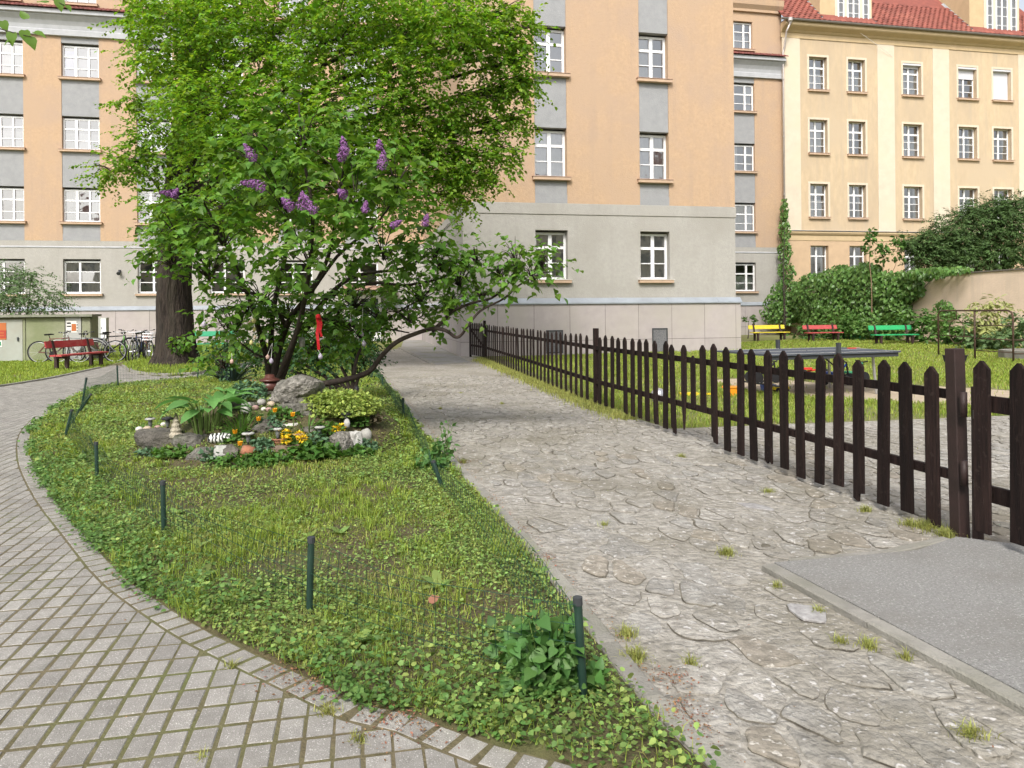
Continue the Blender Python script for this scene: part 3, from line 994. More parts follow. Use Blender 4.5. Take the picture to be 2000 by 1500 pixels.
xj = [PX0] + [fx(p, PY) for p in (972, 1043, 1113, 1182, 1247, 1312, 1376)] + [fx(1437, PY), PX1]
for xa, xb in zip(xj[:-1], xj[1:]):
    for za, zb in ((-.05, .474), (.486, 1.755)):
        MB().box(xa + .006, xb - .006, PY, PY + .03, za, zb).build('plinth_panel', M_plinth, A)
MB().box(PX0 + .012, PX0 + .12, PY + .3, -.1, -.05, 1.76).build('plinth', M_gap, A)
yy = PY + .035
while yy < -.3:
    ye = min(yy + 1.22, -.15)
    for za, zb in ((-.05, .474), (.486, 1.755)):
        MB().box(PX0, PX0 + .03, yy + .006, ye - .006, za, zb).build('plinth_panel', M_plinth, A)
    yy = ye
M_grille = mat('cellar_grille', (.10, .10, .11), (.2, .2, .21), 30, .5)
for (p0, p1, q0, q1) in ((1273, 1303, 641, 689), (1066, 1099, 645, 690)):
    xa, xb = fx(p0, PY), fx(p1, PY); zb_, za_ = fz(p0, q0, PY), fz(p0, q1, PY)
    b = MB(); t = .04
    b.box(xa, xb, PY - .03, PY - .002, zb_ - t, zb_); b.box(xa, xb, PY - .03, PY - .002, za_, za_ + t)
    b.box(xa, xa + t, PY - .03, PY - .002, za_ + t, zb_ - t); b.box(xb - t, xb, PY - .03, PY - .002, za_ + t, zb_ - t)
    cwd = b.build('cellar_window', M_dark, A)
    MB().box(xa + t, xb - t, PY - .012, PY - .003, za_ + t, zb_ - t).build('grille', M_grille, cwd)
# a grey cellar vent and pipe on the wing side, entrance door at the inner corner
MB().box(PX0 - .03, PX0 - .002, -10.6, -10.35, .35, 1.15).build('cellar_vent', M_dark, A)
dx = fx(722)
door = MB().box(dx - .6, dx + .6, -.19, -.13, .02, 2.5).build('door', M_white, A)
MB().box(dx - .45, dx - .05, -.20, -.192, .9, 2.3).build('pane', M_dark, door)
MB().box(dx + .05, dx + .45, -.20, -.192, .9, 2.3).build('pane', M_dark, door)
MB().box(dx - 1.4, dx + 1.4, -1.4, -.02, 2.75, 2.95).build('door_canopy', M_sillm, A)
# small round-backed spotlight on the left front
cx, cz = fx(235), fz(235, 531)
sl = MB().box(cx - .05, cx + .05, -.10, -.003, cz - .04, cz + .1).build('spotlight', M_dark, A)
MB().lathe([(.05, 0), (.10, .16), (.10, .18)], (cx, -.09, cz), 10, RX(math.radians(125))).build('lamp_head', M_dark, sl)
# tiled lip on the cornice: one object per tile
b = MB(); n = 6
for i in range(n + 1):
    a = math.pi * i / n
    b.v += [(-.1 * math.cos(a), -.62, .02 + .075 * math.sin(a)), (-.1 * math.cos(a), .0, .30 + .075 * math.sin(a))]
b.f = [(2 * i, 2 * i + 2, 2 * i + 3, 2 * i + 1) for i in range(n)] + [tuple(2 * i for i in range(n, -1, -1))]
TL = b.mesh('roof_tile', M_tile_dk, True)
for (xa, xb) in ((fx(-40), fx(420)), (WX1 + .1, XR)):
    x = xa
    while x < xb:
        o = link('roof_tile', TL, A); o.location = (x, 0, 16.79); x += .205
MB().add([(XL, -.6, 16.80), (XR, -.6, 16.80), (XR, .0, 17.06), (XL, .0, 17.06)], [(0, 1, 2, 3)]).build('tile_bed', M_tile_dk, A)

# --- yellow building
Y = thing('yellow_apartment_building', 'yellow apartment house with cream pilasters, red tiled roof and dormers', 'building', BLD, UA)
YY = -.18
yx0, yx1 = fx(1531, YY) , fx(2060, YY)
ycols = [(fx(a, YY), fx(b_, YY)) for a, b_ in ((1584, 1619), (1660, 1693), (1767, 1803), (1875, 1911), (1943, 1978))]
YS = [2.9, 7.2, 11.14, 15.04]; YT = [5.43, 9.24, 13.2, 17.07]
wall_grid(MB(), yx0, yx1, 6.25, 18.3, [(c[0], c[1], YS[f], YT[f]) for c in ycols for f in (1, 2, 3)], YY, .45).build('upper_wall', M_yel, Y)
wall_grid(MB(), yx0, yx1, -.05, 6.1, [(c[0], c[1], YS[0], YT[0]) for c in ycols], YY, .45).build('lower_wall', M_peachb, Y)
extrude_x(MB(), [(YY + .01, 5.72), (YY - .03, 5.74), (YY - .03, 6.05), (YY - .10, 6.10), (YY - .16, 6.2), (YY - .16, 6.25), (YY + .01, 6.32)], yx0, yx1).build('string_course', M_yelc, Y)
MB().box(yx0, yx1, YY - .17, YY, 6.322, 6.34).build('string_course_flashing', M_zinc, Y)
for a, b_ in ((1532, 1566), (1717, 1750), (1825, 1857), (1992, 2030)):
    MB().box(fx(a, YY), fx(b_, YY), YY - .035, YY + .01, 6.345, 18.12).build('pilaster', M_cream, Y)
extrude_x(MB(), [(YY + .01, 18.12), (YY - .05, 18.12), (YY - .05, 18.42), (YY - .12, 18.46), (YY - .2, 18.55), (YY - .5, 18.72), (YY - .55, 18.78), (YY - .55, 18.98), (YY + .01, 18.98)], yx0 - .05, yx1).build('cornice', M_yelc, Y)
b = MB()
pr = []
for i in range(9):
    a = math.pi + math.pi * i / 8
    pr.append((YY - .66 + .09 * math.cos(a), 19.05 + .11 * math.sin(a)))
extrude_x(b, pr, yx0 - .4, yx1).build('gutter', M_gutter, Y)
MB().box(yx0, yx1, YY - .57, YY + .3, 18.985, 19.08).build('eaves_board', M_gutter, Y)
cv = ['sides', 'half', 'grey', 'half', 'sides', None, 'half']
for q, c in enumerate(ycols):
    for f in range(4):
        if f:
            bd = MB(); t = .13
            bd.box(c[0] - t, c[0], YY - .025, YY + .02, YS[f], YT[f] + t); bd.box(c[1], c[1] + t, YY - .025, YY + .02, YS[f], YT[f] + t)
            bd.box(c[0], c[1], YY - .025, YY + .02, YT[f], YT[f] + t)
            bd.build('window_surround', M_yelc if False else M_cream, Y)
        sh = 0.0
        if f == 3 and q == 2: sh = .14
        if f == 3 and q == 3: sh = .36
        if f == 3 and q == 4: sh = .97
        window(Y, c[0], c[1] - .0, YS[f], YT[f], YY, [(.45, .11)], ([(.24, .035), (.47, .035), (.70, .11)] if f != 0 else [(.75, .08)]), 'peach' if f else None,
               cv[(q * 3 + f) % 7], depth=.3, shutter=sh, border=.07)
MB().box(yx0, yx1, YY + 1.7, YY + 1.8, 0, 19).build('room_backs', M_room, Y)
# roof slope with tiles
SL = math.radians(47)
ez, ey = 19.10, YY - .58
def roof_pt(x, s): return (x, ey + s * math.cos(SL), ez + s * math.sin(SL))
dorm = [(fx(1592, .6), fx(1692, .6)), (fx(1880, .6), fx(1976, .6))]
MB().add([roof_pt(yx0 - .2, 0), roof_pt(yx1, 0), roof_pt(yx1, 6), roof_pt(yx0 - .2, 6)], [(0, 1, 2, 3)]).build('roof', M_tilef, Y)
b = MB(); n = 4; TW, TLn = .36, .34
for i in range(n + 1):
    a = i / n
    x = -TW / 2 + TW * a; bz = .035 * math.sin(a * math.pi) ** 1.0
    b.v += [(x * .97, 0, .035 + bz), (x * .97, TLn, .012 + bz), (x * .97, 0, .012 + bz)]
b.f = [(3 * i, 3 * i + 3, 3 * i + 4, 3 * i + 1) for i in range(n)] + [(3 * i + 2, 3 * i + 5, 3 * i + 3, 3 * i) for i in range(n)]
TM = b.mesh('roof_tile', M_tile)
nt = 0
rest = MB()
for row in range(0, 13):
    s = row * .255
    x = yx0 + (.18 if row % 2 else 0)
    while x < yx1:
        if not any(d[0] - .1 < x < d[1] + .1 for d in dorm) or s < .2:
            if nt < 300:
                o = link('roof_tile', TM, Y); p = roof_pt(x, s); o.location = p; o.rotation_euler = (SL + wr.gauss(0, .01), 0, wr.gauss(0, .01)); nt += 1
            else:
                p = Vector(roof_pt(x, s)); R_ = RX(SL)
                rest.add([p + R_ @ v.co for v in TM.vertices], [tuple(f.vertices) for f in TM.polygons])
        x += TW
tag(rest.build('farther_roof_tiles', M_tilef, Y), kind='stuff')
for d in dorm:
    dx0, dx1 = d
    dm = MB().box(dx0, dx1, YY + .02, 3.5, 19.2, 22.6).build('dormer', M_yelc, Y)
    w = dx1 - dx0
    MB().box(dx0 + .28 * w, dx1 - .02 * w, YY - .02, YY + .02, 19.25, 22.6).build('dormer_front', M_cream, dm)
    for (f0, f1) in ((.34, .43), (.52, .73), (.82, .91)):
        xa, xb = dx0 + w * f0, dx0 + w * f1
        b = MB()
        b.box(xa - .05, xa + .02, YY - .09, YY - .022, 19.3, 22.4); b.box(xb - .02, xb + .05, YY - .09, YY - .022, 19.3, 22.4)
        b.box(xa + .02, xb - .02, YY - .07, YY - .022, 19.3, 19.38)
        if f1 - f0 > .15: b.box((xa + xb) / 2 - .05, (xa + xb) / 2 + .05, YY - .085, YY - .022, 19.38, 22.4)
        for zz in (19.9, 20.5, 21.1): b.box(xa + .02, xb - .02, YY - .065, YY - .03, zz, zz + .04)
        wd = b.build('dormer_window', M_white, dm)
        p = link('pane', PANE, wd); p.location = (xa + .02, YY - .04, 19.38); p.scale = (xb - xa - .04, 1, 3)
    for xx, sg in ((dx0, -1), (dx1, 1)):
        MB().add([roof_pt(xx, .3), roof_pt(xx + sg * .22, .3), (xx + sg * .22, ey + 4 * math.cos(SL), ez + 4 * math.sin(SL)), (xx, ey + 4 * math.cos(SL), ez + 4 * math.sin(SL) + .08)],
                 [(0, 1, 2, 3) if sg > 0 else (3, 2, 1, 0)]).build('flashing', M_zinc, Y)
# downpipe with hopper
px_ = yx0 + .0
b = MB()
hx_, hz = fx(1549, YY - .7), 19.0
b.tube([(hx_, YY - .66, 18.75), (hx_ - .15, YY - .5, 18.3), (px_ + .12, YY - .13, 17.5), (px_ + .02, YY - .12, 17.2), (px_ + .02, YY - .12, .4)], .055, 8)
dp = b.build('downpipe', M_galv, Y, True)
MB().lathe([(.06, 0), (.10, .1), (.16, .16), (.16, .34), (.12, .36)], (hx_, YY - .66, 18.72), 12).build('hopper', M_galv, dp)
for z in (5, 8.5, 12, 15.5): MB().lathe([(.075, 0), (.075, .06)], (px_ + .02, YY - .12, z), 10).build('pipe_bracket', M_galv, dp)
cw_ = MB().tube([roof_pt(fx(1640, YY), .35), (fx(1700, YY), YY - .3, 18.2), (fx(1745, YY), YY - .1, 17.4)], .012, 5)
cw_.build('cable', M_sillw, Y)

# --- house across the yard, behind the viewer: it is what the windows mirror
OB = thing('opposite_house', 'grey rendered house across the courtyard, mirrored in the windows', 'building', (4, -21, 0), UA)
ob_c = [(x, x + 1.4, z, z + 1.9) for x in np.arange(-34, 34, 3.4) for z in (2.4, 5.9, 9.2)]
wall_grid(MB(), -36, 36, -.05, 12.2, ob_c, 0, -.3).build('wall', M_cream, OB)
bgl = MB()
for h_ in ob_c: bgl.quad((h_[0], -.2, h_[2]), (h_[1], -.2, h_[2]), (h_[1], -.2, h_[3]), (h_[0], -.2, h_[3]))
bgl.build('window_glass', M_dark, OB)
extrude_x(MB(), [(.35, 12.2), (-4.5, 15.6), (-9, 12.2)], -36, 36).build('roof', M_tilef, OB)

# --- boundary wall of the playground
M_bwall = mat('apricot_wall_render', (.86, .69, .55), (.78, .62, .49), 1.6, .92, .5, 18, c3=(.72, .58, .46), scale3=.6, streak=(.66, .54, .44))
BW_ = thing('courtyard_wall', 'tall apricot rendered courtyard wall half covered by ivy', 'wall', BLD, UA)
wx = fx(1541)
MB().box(wx, wx + .35, -30, -.2, -.05, 3.0).build('wall', M_bwall, BW_)
MB().box(wx - .05, wx + .40, -30, -.2, 3.003, 3.06).build('coping', mat('coping_dark', (.17, .15, .13), rough=.8), BW_)
vx = -17.0
MB().box(wx - .02, wx + .05, vx - .12, vx + .12, 2.1, 2.27).build('wall_vent', M_dark, BW_)
# ------------------------------------------------------------------ picket fence and gates
M_fence = mat('dark_brown_fence_paint', (.019, .0105, .0095), (.010, .0065, .006), 6, .78, .6, 30, rand=.35, stretch=(6, 6, .4), spec=.18, c3=(.034, .020, .017), scale3=5, speck=((.03, .02, .017), 22))
M_steelb = mat('brown_painted_steel', (.038, .021, .019), (.025, .015, .013), 5, .6, .15, 30, spec=.4)
M_paper = mat('white_paper', (.75, .74, .70), rough=.8)
FL = [Vector(flat(2150, 1145)), Vector(P1), Vector(P2), Vector(P3), Vector(flat(919, 697))]
def fence_at(px):
    """point and direction on the fence line seen at photo column px"""
    a, _ = ray(px, 800)
    for p, q in zip(FL[:-1], FL[1:]):
        d = q - p
        den = d.x - a * d.y
        t = (a * p.y - p.x) / den
        if -1e-6 <= t <= 1 + 1e-6: return p + d * t, d.normalized()
    return None
def picket_mesh(name, h0, h1, w=.113, notch=None, taper=None):
    t = .011
    w2 = w / 2
    prof = [(-w2, h0), (w2, h0), (w2, h1 - .05), (w2 * .14, h1), (-w2 * .14, h1), (-w2, h1 - .05)]
    if notch == 'l': prof = [(-w2, h0 + .05), (-.005, h0 + .04), (.0, h0 - .02), (w2, h0)] + prof[2:]
    if notch == 'r': prof = [(-w2, h0 - .01), (.01, h0), (.02, h0 + .05), (w2, h0 + .06)] + prof[2:]
    if notch == 'v': prof = [(-w2, h0 + .02), (-.015, h0 + .05), (.012, h0 + .015), (w2, h0 + .045)] + prof[2:]
    if taper: prof = [(-.006, h0), (.006, h0), (w2, h0 + .42), (w2, h1 - .05), (w2 * .25, h1), (-w2 * .25, h1), (-w2, h1 - .05), (-w2, h0 + .45)]
    n = len(prof)
    b = MB()
    b.add([(x, -t, z) for x, z in prof] + [(x, t, z) for x, z in prof],
          [tuple(range(n)), tuple(range(2 * n - 1, n - 1, -1))] + [(i, n + i, n + (i + 1) % n, (i + 1) % n) for i in range(n)])
    me = b.mesh(name, M_fence)
    bm = bmesh.new(); bm.from_mesh(me); bmesh.ops.recalc_face_normals(bm, faces=bm.faces)
    bmesh.ops.bevel(bm, geom=[e for e in bm.edges if e.calc_face_angle(0) > .8 and e.calc_length() > .06], offset=.003, segments=1, affect='EDGES')
    bm.to_mesh(me); bm.free()
    return me
PK = [picket_mesh('picket', .05, 1.12), picket_mesh('picket', .07, 1.13), picket_mesh('picket', .05, 1.12, notch='l'), picket_mesh('picket', .06, 1.11, notch='r'), picket_mesh('picket', .05, 1.12, notch='v')]
PKT = picket_mesh('picket', .12, 1.10, taper=True)
PKU = picket_mesh('picket', .38, 1.12)
PKS = picket_mesh('picket', .40, .99, w=.095)
fr = random.Random(11)
fence = thing('picket_fence', 'long dark brown wooden picket fence beside the stone path', 'fence', (FL[2].x, FL[2].y, 0))
def put(me, px, off=0.0, parent=fence, name='picket', dz=0.0, lean=0.0):
    r = fence_at(px)
    if not r: return
    p, d = r
    nrm = Vector((d.y, -d.x))          # towards the playground or the path
    if nrm.x > 0: nrm = -nrm
    p = p + nrm * off
    o = link(name, me)
    o.location = (p.x, p.y, dz)
    o.rotation_euler = (fr.gauss(0, .008), fr.gauss(0, .010) + lean, math.atan2(d.y, d.x))
    return wattach(o, parent)
near = [1832, 1781, 1733, 1686, 1646, 1608, 1572, 1540, 1509, 1480, 1454, 1428, 1403]
for i, px in enumerate(near):
    put(PK[[0, 1, 0, 2, 1, 0, 0, 1, 4, 0, 1, 0, 3][i]], px, .045, dz=fr.gauss(0, .01))
put(PKU, 1382, .045); put(PKS, 1361, .04, lean=.02); put(PKT, 1343, .045)
for px in (1323, 1306, 1288, 1271, 1256, 1242, 1228): put(PK[fr.choice([0, 1, 3, 4])], px, .045, dz=fr.gauss(0, .015))
put(PKU, 1214, .045)
for px in (1202, 1189, 1177): put(PK[fr.choice([0, 1])], px, .045, dz=fr.gauss(0, .012))
pA, pB = Vector(P2), Vector(P3)
s = .3
while s < (pB - pA).length - .05:
    q = pA + (pB - pA) * (s / (pB - pA).length)
    put(PK[fr.choice([0, 0, 1, 3])], 1000 + FOC * q.x / q.y + 0.0, .045, dz=fr.gauss(0, .012))
    s += .335
def rail(a, b, z, parent=fence, w=.04, h=.062):
    d = (b - a); L = d.length; ang = math.atan2(d.y, d.x)
    o = MB().box(0, L, -w / 2, w / 2, -h / 2, h / 2).build('rail', M_fence)
    o.location = (a.x, a.y, z); o.rotation_euler = (0, 0, ang)
    return wattach(o, parent)
for a, b in ((FL[1], FL[2]), (FL[2], FL[3])):
    rail(a, b, .93); rail(a, b, .40)
def post(p, h, w, ang, parent=fence, m=M_fence, name='post', lean=0.0):
    b = MB().box(-w / 2, w / 2, -w / 2, w / 2, -.1, h)
    me = b.mesh(name, m)
    bm = bmesh.new(); bm.from_mesh(me); bmesh.ops.bevel(bm, geom=bm.edges[:], offset=.005, segments=1, affect='EDGES'); bm.to_mesh(me); bm.free()
    o = link(name, me); o.location = (p.x, p.y, 0); o.rotation_euler = (0, lean, ang)
    return wattach(o, parent)
fa = math.atan2((FL[1] - FL[2]).y, (FL[1] - FL[2]).x)
gp = post(FL[1], 1.235, .085, fa, m=M_steelb, lean=-.025)
post(FL[2], 1.235, .075, fa); post(FL[3], 1.24, .08, fa)
o = MB().box(-.05, .05, -.003, .0, 0, .14).build('notice_sheet', M_paper); o.location = (FL[3].x - .01, FL[3].y - .13, .84); o.rotation_euler = (0, 0, fa + math.pi * .5 + .9)
wattach(o, fence); o['label'] = 'small white notice sheet on the fence post'
# gate at the right edge of the picture
gate = thing('picket_gate', 'dark brown picket gate hung on the steel post', 'gate', (FL[1].x, FL[1].y, 0))
dg = (FL[0] - FL[1]).normalized()
for px in (1931, 2003, 2090): put(PK[0], px, .055, parent=gate, dz=.05)
rail(FL[1] + dg * .18, FL[1] + dg * 1.15, .90, gate, .035, .10); rail(FL[1] + dg * .18, FL[1] + dg * 1.15, .34, gate, .035, .10)
post(FL[1] + dg * .135, 1.0, .05, fa, gate, M_steelb, 'gate_stile')
for z in (.36, .80):
    b = MB().tube([(0, 0, z), (0, 0, z + .16)], .022, 10)
    h = b.build('hinge', M_steelb, None, True); h.location = (FL[1].x + dg.x * .055 - .035, FL[1].y + dg.y * .055 - .03, 0); wattach(h, gate)
    b = MB().box(-.011, .011, -.004, .004, 0, .055).build('hinge_plate', mat('bare_metal', (.35, .35, .33), rough=.4, metal=.7)); b.location = (FL[1].x + dg.x * .135 - .03, FL[1].y + dg.y * .135 - .03, z + .0); wattach(b, gate)
# little gate between the far post and the wing
g2 = thing('small_picket_gate', 'small dark picket gate between fence post and building corner', 'gate', (FL[3].x, FL[3].y, 0))
d2 = (FL[4] - FL[3]); L2 = d2.length; d2n = d2 / L2
for i in range(7):
    p = FL[3] + d2n * (.2 + i * (L2 - .4) / 6)
    o = link('picket', PK[0]); o.location = (p.x - .03, p.y - .03, .04); o.rotation_euler = (0, 0, math.atan2(d2.y, d2.x)); wattach(o, g2)
rail(FL[3] + d2n * .1, FL[4] - d2n * .1, .93, g2); rail(FL[3] + d2n * .1, FL[4] - d2n * .1, .40, g2)
o = MB().tube([(FL[3].x, FL[3].y, .38), (FL[4].x, FL[4].y, .94)], .03, 4).build('brace', M_fence); wattach(o, g2)
post(FL[4], 1.2, .07, fa, g2)

# ------------------------------------------------------------------ green wire garden fence
M_gpost = mat('dark_green_post', (.012, .035, .026), (.02, .05, .036), 8, .45, spec=.45)
M_wire = mat('green_wire', (.015, .06, .032), rough=.5, spec=.4)
wf = thing('wire_fence', 'low green wire mesh fence on thin posts round the garden bed', 'fence', hit(605, 1205))
wposts = [((1141, 1386), (1128, 1168)), ((604, 1212), (608, 1050)), ((321, 1056), (318, 940)), ((190, 940), (188, 864)), ((126, 858), (141, 800)),
          ((150, 812), (178, 770)), ((160, 792), (169, 738)), ((231, 757), (229, 714)), ((386, 741), (388, 706))]
wposts2 = [((866, 960), (846, 900)), ((789, 826), (787, 778)), ((748, 757), (746, 731)), ((724, 722), (723, 700))]
def wpost(bt):
    (bx, by), (tx, ty) = bt
    p = hit(bx, by); a, b_ = ray(tx, ty)
    top = Vector((a * p.y, p.y, CAM_H - b_ * p.y))
    b = MB().tube([(p.x, p.y, -.05), tuple(p), tuple(p + (top - p) * .97), tuple(top)], [.0165, .0165, .0165, .014], 10)
    o = b.build('post', M_gpost, None, True); wattach(o, wf)
    cp = MB().tube([tuple(p + (top - p) * .94), tuple(p + (top - p) * 1.01)], .019, 10).build('post_cap', M_dark); wattach(cp, wf)
    return p, top
WP = [wpost(b) for b in wposts]; WP2 = [wpost(b) for b in wposts2]
def wire_span(A_, B_, hgt, lean=0.0, step=.065, sag=.02, rng=random.Random(3)):
    (pa, ta), (pb, tb) = A_, B_
    L = (pb - pa).length
    n = max(2, int(L / step)); rows = 6
    b = MB()
    side = Vector(((pb - pa).y, -(pb - pa).x, 0)).normalized()
    def pt(i, r):
        t = i / n
        base = pa.lerp(pb, t); base.z = float(gz(base.x, base.y)) + .01
        up = (ta - pa).lerp(tb - pb, t)
        wob = math.sin(t * math.pi)
        f = r / (rows - 1)
        q = base + up * (hgt * f * (1 - .10 * wob)) + side * (lean * f * wob + .02 * math.sin(t * 9 + r) * f)
        q.z -= sag * wob * f
        return q
    for i in range(n + 1): b.tube([pt(i, 0), pt(i, rows // 2), pt(i, rows - 1)], .0015, 3, False)
    for r in range(rows): b.tube([pt(i, r) for i in range(0, n + 1)], .0015, 3, False)
    o = b.build('wire_mesh', M_wire); tag(o, kind='stuff'); wattach(o, wf)
for a, b in zip(WP[:-1], WP[1:]): wire_span(a, b, .93)
wire_span(WP[0], WP2[0], .92, lean=.10)
for a, b in zip(WP2[:-1], WP2[1:]): wire_span(a, b, .9, lean=.03)

# ------------------------------------------------------------------ benches
M_brown = mat('dark_stained_timber', (.055, .03, .028), (.035, .022, .02), 8, .7, .2, 40)
def bench(label, loc, rz, m, L=1.9, zs=.43, zb=.78, legm=None, group='painted park benches'):
    t = thing('park_bench', label, 'bench', loc, rz, group)
    legm = legm or M_brown
    for i, y in enumerate((-.30, -.11)):
        MB().box(-L / 2, L / 2, y, y + .17, zs - .04, zs).build('seat_plank', m, t)
    b = MB().obox((0, .19, zb - .07), (L * 1.0, .035, .20), RX(math.radians(-14)))
    bk = b.build('backrest', m, t)
    bm = bmesh.new(); bm.from_mesh(bk.data); bmesh.ops.bevel(bm, geom=bm.edges[:], offset=.012, segments=2, affect='EDGES'); bm.to_mesh(bk.data); bm.free()
    for sx in (-1, 1):
        x = sx * L * .36
        MB().box(x - .04, x + .04, -.29, -.20, -.05, zs - .042).build('leg', legm, t)
        MB().box(x - .04, x + .04, .02, .11, -.05, zs - .042).build('leg', legm, t)
        MB().box(x - .045, x + .045, -.31, .12, zs - .11, zs - .041).build('seat_support', legm, t)
        MB().obox((x, .145, zs + .17), (.08, .045, .46), RX(math.radians(-16))).build('back_support', legm, t)
    return t
M_red = mat('red_bench_paint', (.46, .045, .055), (.36, .036, .045), 8, .5, .25, 50, c3=(.42, .12, .10), scale3=6)
M_yelb = mat('yellow_bench_paint', (.70, .58, .04), (.58, .48, .06), 9, .6, .2, 50)
M_redp = mat('coral_bench_paint', (.50, .09, .09), (.40, .08, .08), 9, .6, .2, 50)
M_grnb = mat('green_bench_paint', (.03, .40, .14), (.03, .32, .12), 9, .6, .2, 50)
M_grnd = mat('dull_green_bench_paint', (.04, .33, .17), rough=.6)
bp_ = flat(150, 719)
bench('red wooden bench beside the curving path, in front of the bicycles', (bp_[0], bp_[1], 0), math.radians(84), M_red, 2.0)
def bench_px(px, py): q = flat(px, py); return (q[0], q[1], 0)
bench('bright yellow bench next to the corner of the grey wing', bench_px(1501, 665), UA + math.radians(0), M_yelb, 1.95, .42, .72)
bench('coral red bench in front of the ivy', bench_px(1606, 666), UA + .02, M_redp, 1.85, .42, .72)
bench('bright green bench in front of the ivy and shrubs', bench_px(1744, 672), UA - .06, M_grnb, 2.0, .42, .76)
q = at(402, 652, 27.5)
bench('dull green bench half hidden behind the big tree trunk', (q.x, q.y, 0), UA, M_grnd, 2.0, .45, .86)

# ------------------------------------------------------------------ bicycles
M_tyre = mat('tyre_rubber', (.018, .018, .02), rough=.8)
M_alu = mat('bicycle_aluminium', (.5, .5, .52), rough=.35, metal=.7)
M_blk = mat('black_plastic', (.02, .02, .022), rough=.5)
def bicycle(label, loc, rz, fm, lean=.06, mud=False, basket=False, R=.345):
    t = thing('bicycle', label, 'bicycle', loc, rz, 'bicycles parked by the building')
    t.rotation_euler = (lean, 0, rz)
    for x in (-.53, .53):
        ty = MB().tube([(x + R * math.cos(a), 0, R + R * math.sin(a)) for a in np.linspace(0, 2 * math.pi, 28, endpoint=False)], .019, 6, closed=True).build('wheel', M_tyre, t, True)
        MB().tube([(x + (R - .03) * math.cos(a), 0, R + (R - .03) * math.sin(a)) for a in np.linspace(0, 2 * math.pi, 28, endpoint=False)], .010, 5, closed=True).build('rim', M_alu, ty, True)
        sp_ = MB()
        for k in range(14):
            a = k * 2 * math.pi / 14
            sp_.tube([(x, .02 * (-1) ** k, R), (x + (R - .03) * math.cos(a), 0, R + (R - .03) * math.sin(a))], .0016, 3, False)
        sp_.lathe([(.02, -.04), (.02, .04)], (x, 0, R), 8, RX(math.pi / 2))
        sp_.build('spokes', M_alu, ty)
    bb = (-.08, 0, .29); st = (-.20, 0, .80); hd = (.36, 0, .82); hb = (.40, 0, .66)
    f = MB()
    f.tube([bb, st], .017, 7); f.tube([bb, hb], .021, 7); f.tube([(-.19, 0, .76), (.365, 0, .79)], .018, 7); f.tube([hd, hb], .021, 7)
    for s_ in (-.05, .05):
        f.tube([(-.53, s_, R), (-.08, s_ * .5, .29)], .011, 6); f.tube([(-.53, s_, R), (-.19, s_ * .4, .74)], .010, 6)
    f.build('frame', fm, t, True)
    fk = MB(); fk.tube([hb, (.42, 0, .60)], .018, 6)
    for s_ in (-.05, .05): fk.tube([(.42, s_, .62), (.46, s_, .50), (.53, s_, R)], .012, 6)
    fk.build('fork', fm, t, True)
    h = MB(); h.tube([hd, (.335, 0, .95)], .014, 6); h.tube([(.24, -.30, 1.0), (.34, -.22, .97), (.36, 0, .95), (.34, .22, .97), (.24, .30, 1.0)], .011, 6)
    hb_ = h.build('handlebar', M_alu, t, True)
    for s_ in (-1, 1): MB().tube([(.20, .30 * s_, 1.0), (.29, .27 * s_, .99)], .018, 7).build('grip', M_blk, hb_)
    sd_ = MB(); sd_.add([(-.34, -.08, .93), (-.34, .08, .93), (-.20, .055, .94), (-.06, .02, .93), (-.06, -.02, .93), (-.20, -.055, .94), (-.33, -.06, .88), (-.33, .06, .88), (-.08, .015, .90), (-.08, -.015, .90)],
                         [(0, 1, 2, 5), (5, 2, 3, 4), (6, 7, 1, 0), (7, 8, 3, 2), (1, 7, 2), (9, 6, 0, 5), (9, 5, 4), (8, 9, 4, 3), (6, 9, 8, 7)])
    sd_.tube([st, (-.23, 0, .92)], .013, 6)
    sd_.build('saddle', M_blk, t)
    c = MB(); c.lathe([(.095, -.006), (.095, .006)], (-.08, -.05, .29), 16, RX(math.pi / 2)); c.tube([(-.08, -.07, .29), (.02, -.08, .15)], .010, 5); c.tube([(-.08, .07, .29), (-.18, .08, .43)], .010, 5)
    c.box(-.02, .06, -.17, -.08, .14, .16); c.box(-.22, -.14, .08, .17, .42, .44)
    c.build('crank', M_blk, t)
    if mud:
        for x in (-.53, .53):
            MB().tube([(x + (R + .035) * math.cos(a), 0, R + (R + .035) * math.sin(a)) for a in np.linspace(.3, 2.7, 14)], .022, 5).build('mudguard', fm, t, True)
    if basket:
        b = MB()
        for z in (.72, .82, .92): b.tube([(.45, -.16, z), (.72, -.16, z), (.72, .16, z), (.45, .16, z)], .006, 4, closed=True)
        for y in (-.16, -.05, .05, .16):
            b.tube([(.72, y, .92), (.72, y, .72), (.45, y, .72), (.45, y, .92)], .005, 4)
        b.build('basket', M_alu, t)
    return t
def paint(n, c): return mat('bike_' + n, c, rough=.35, coat=.4)
def bike_px(px, py): q = flat(px, py); return (q[0], q[1], 0)
bicycle('brown framed bicycle at the end of the row, behind the red bench backrest', bike_px(112, 708), math.radians(8), paint('brown', (.16, .06, .05)), .05)
bicycle('white bicycle with swept handlebar right behind the red bench', bike_px(150, 707), math.radians(200), paint('white', (.42, .42, .42)), -.04, mud=True)
bicycle('pink framed bicycle leaning by the utility shed', bike_px(160, 703), math.radians(28), paint('pink', (.62, .22, .28)), .06)
bicycle('silver bicycle with its rear wheel beyond the bench seat', bike_px(190, 708), math.radians(190), paint('silver', (.16, .165, .175)), .05)
bicycle('black bicycle with mudguards between the bench and the bicycle cluster', bike_px(222, 700), math.radians(20), paint('black', (.03, .03, .035)), -.06, mud=True)
bicycle('green bicycle at the outer edge of the cluster by the trunk', bike_px(246, 703), math.radians(-62), paint('green', (.12, .32, .07)), .07)
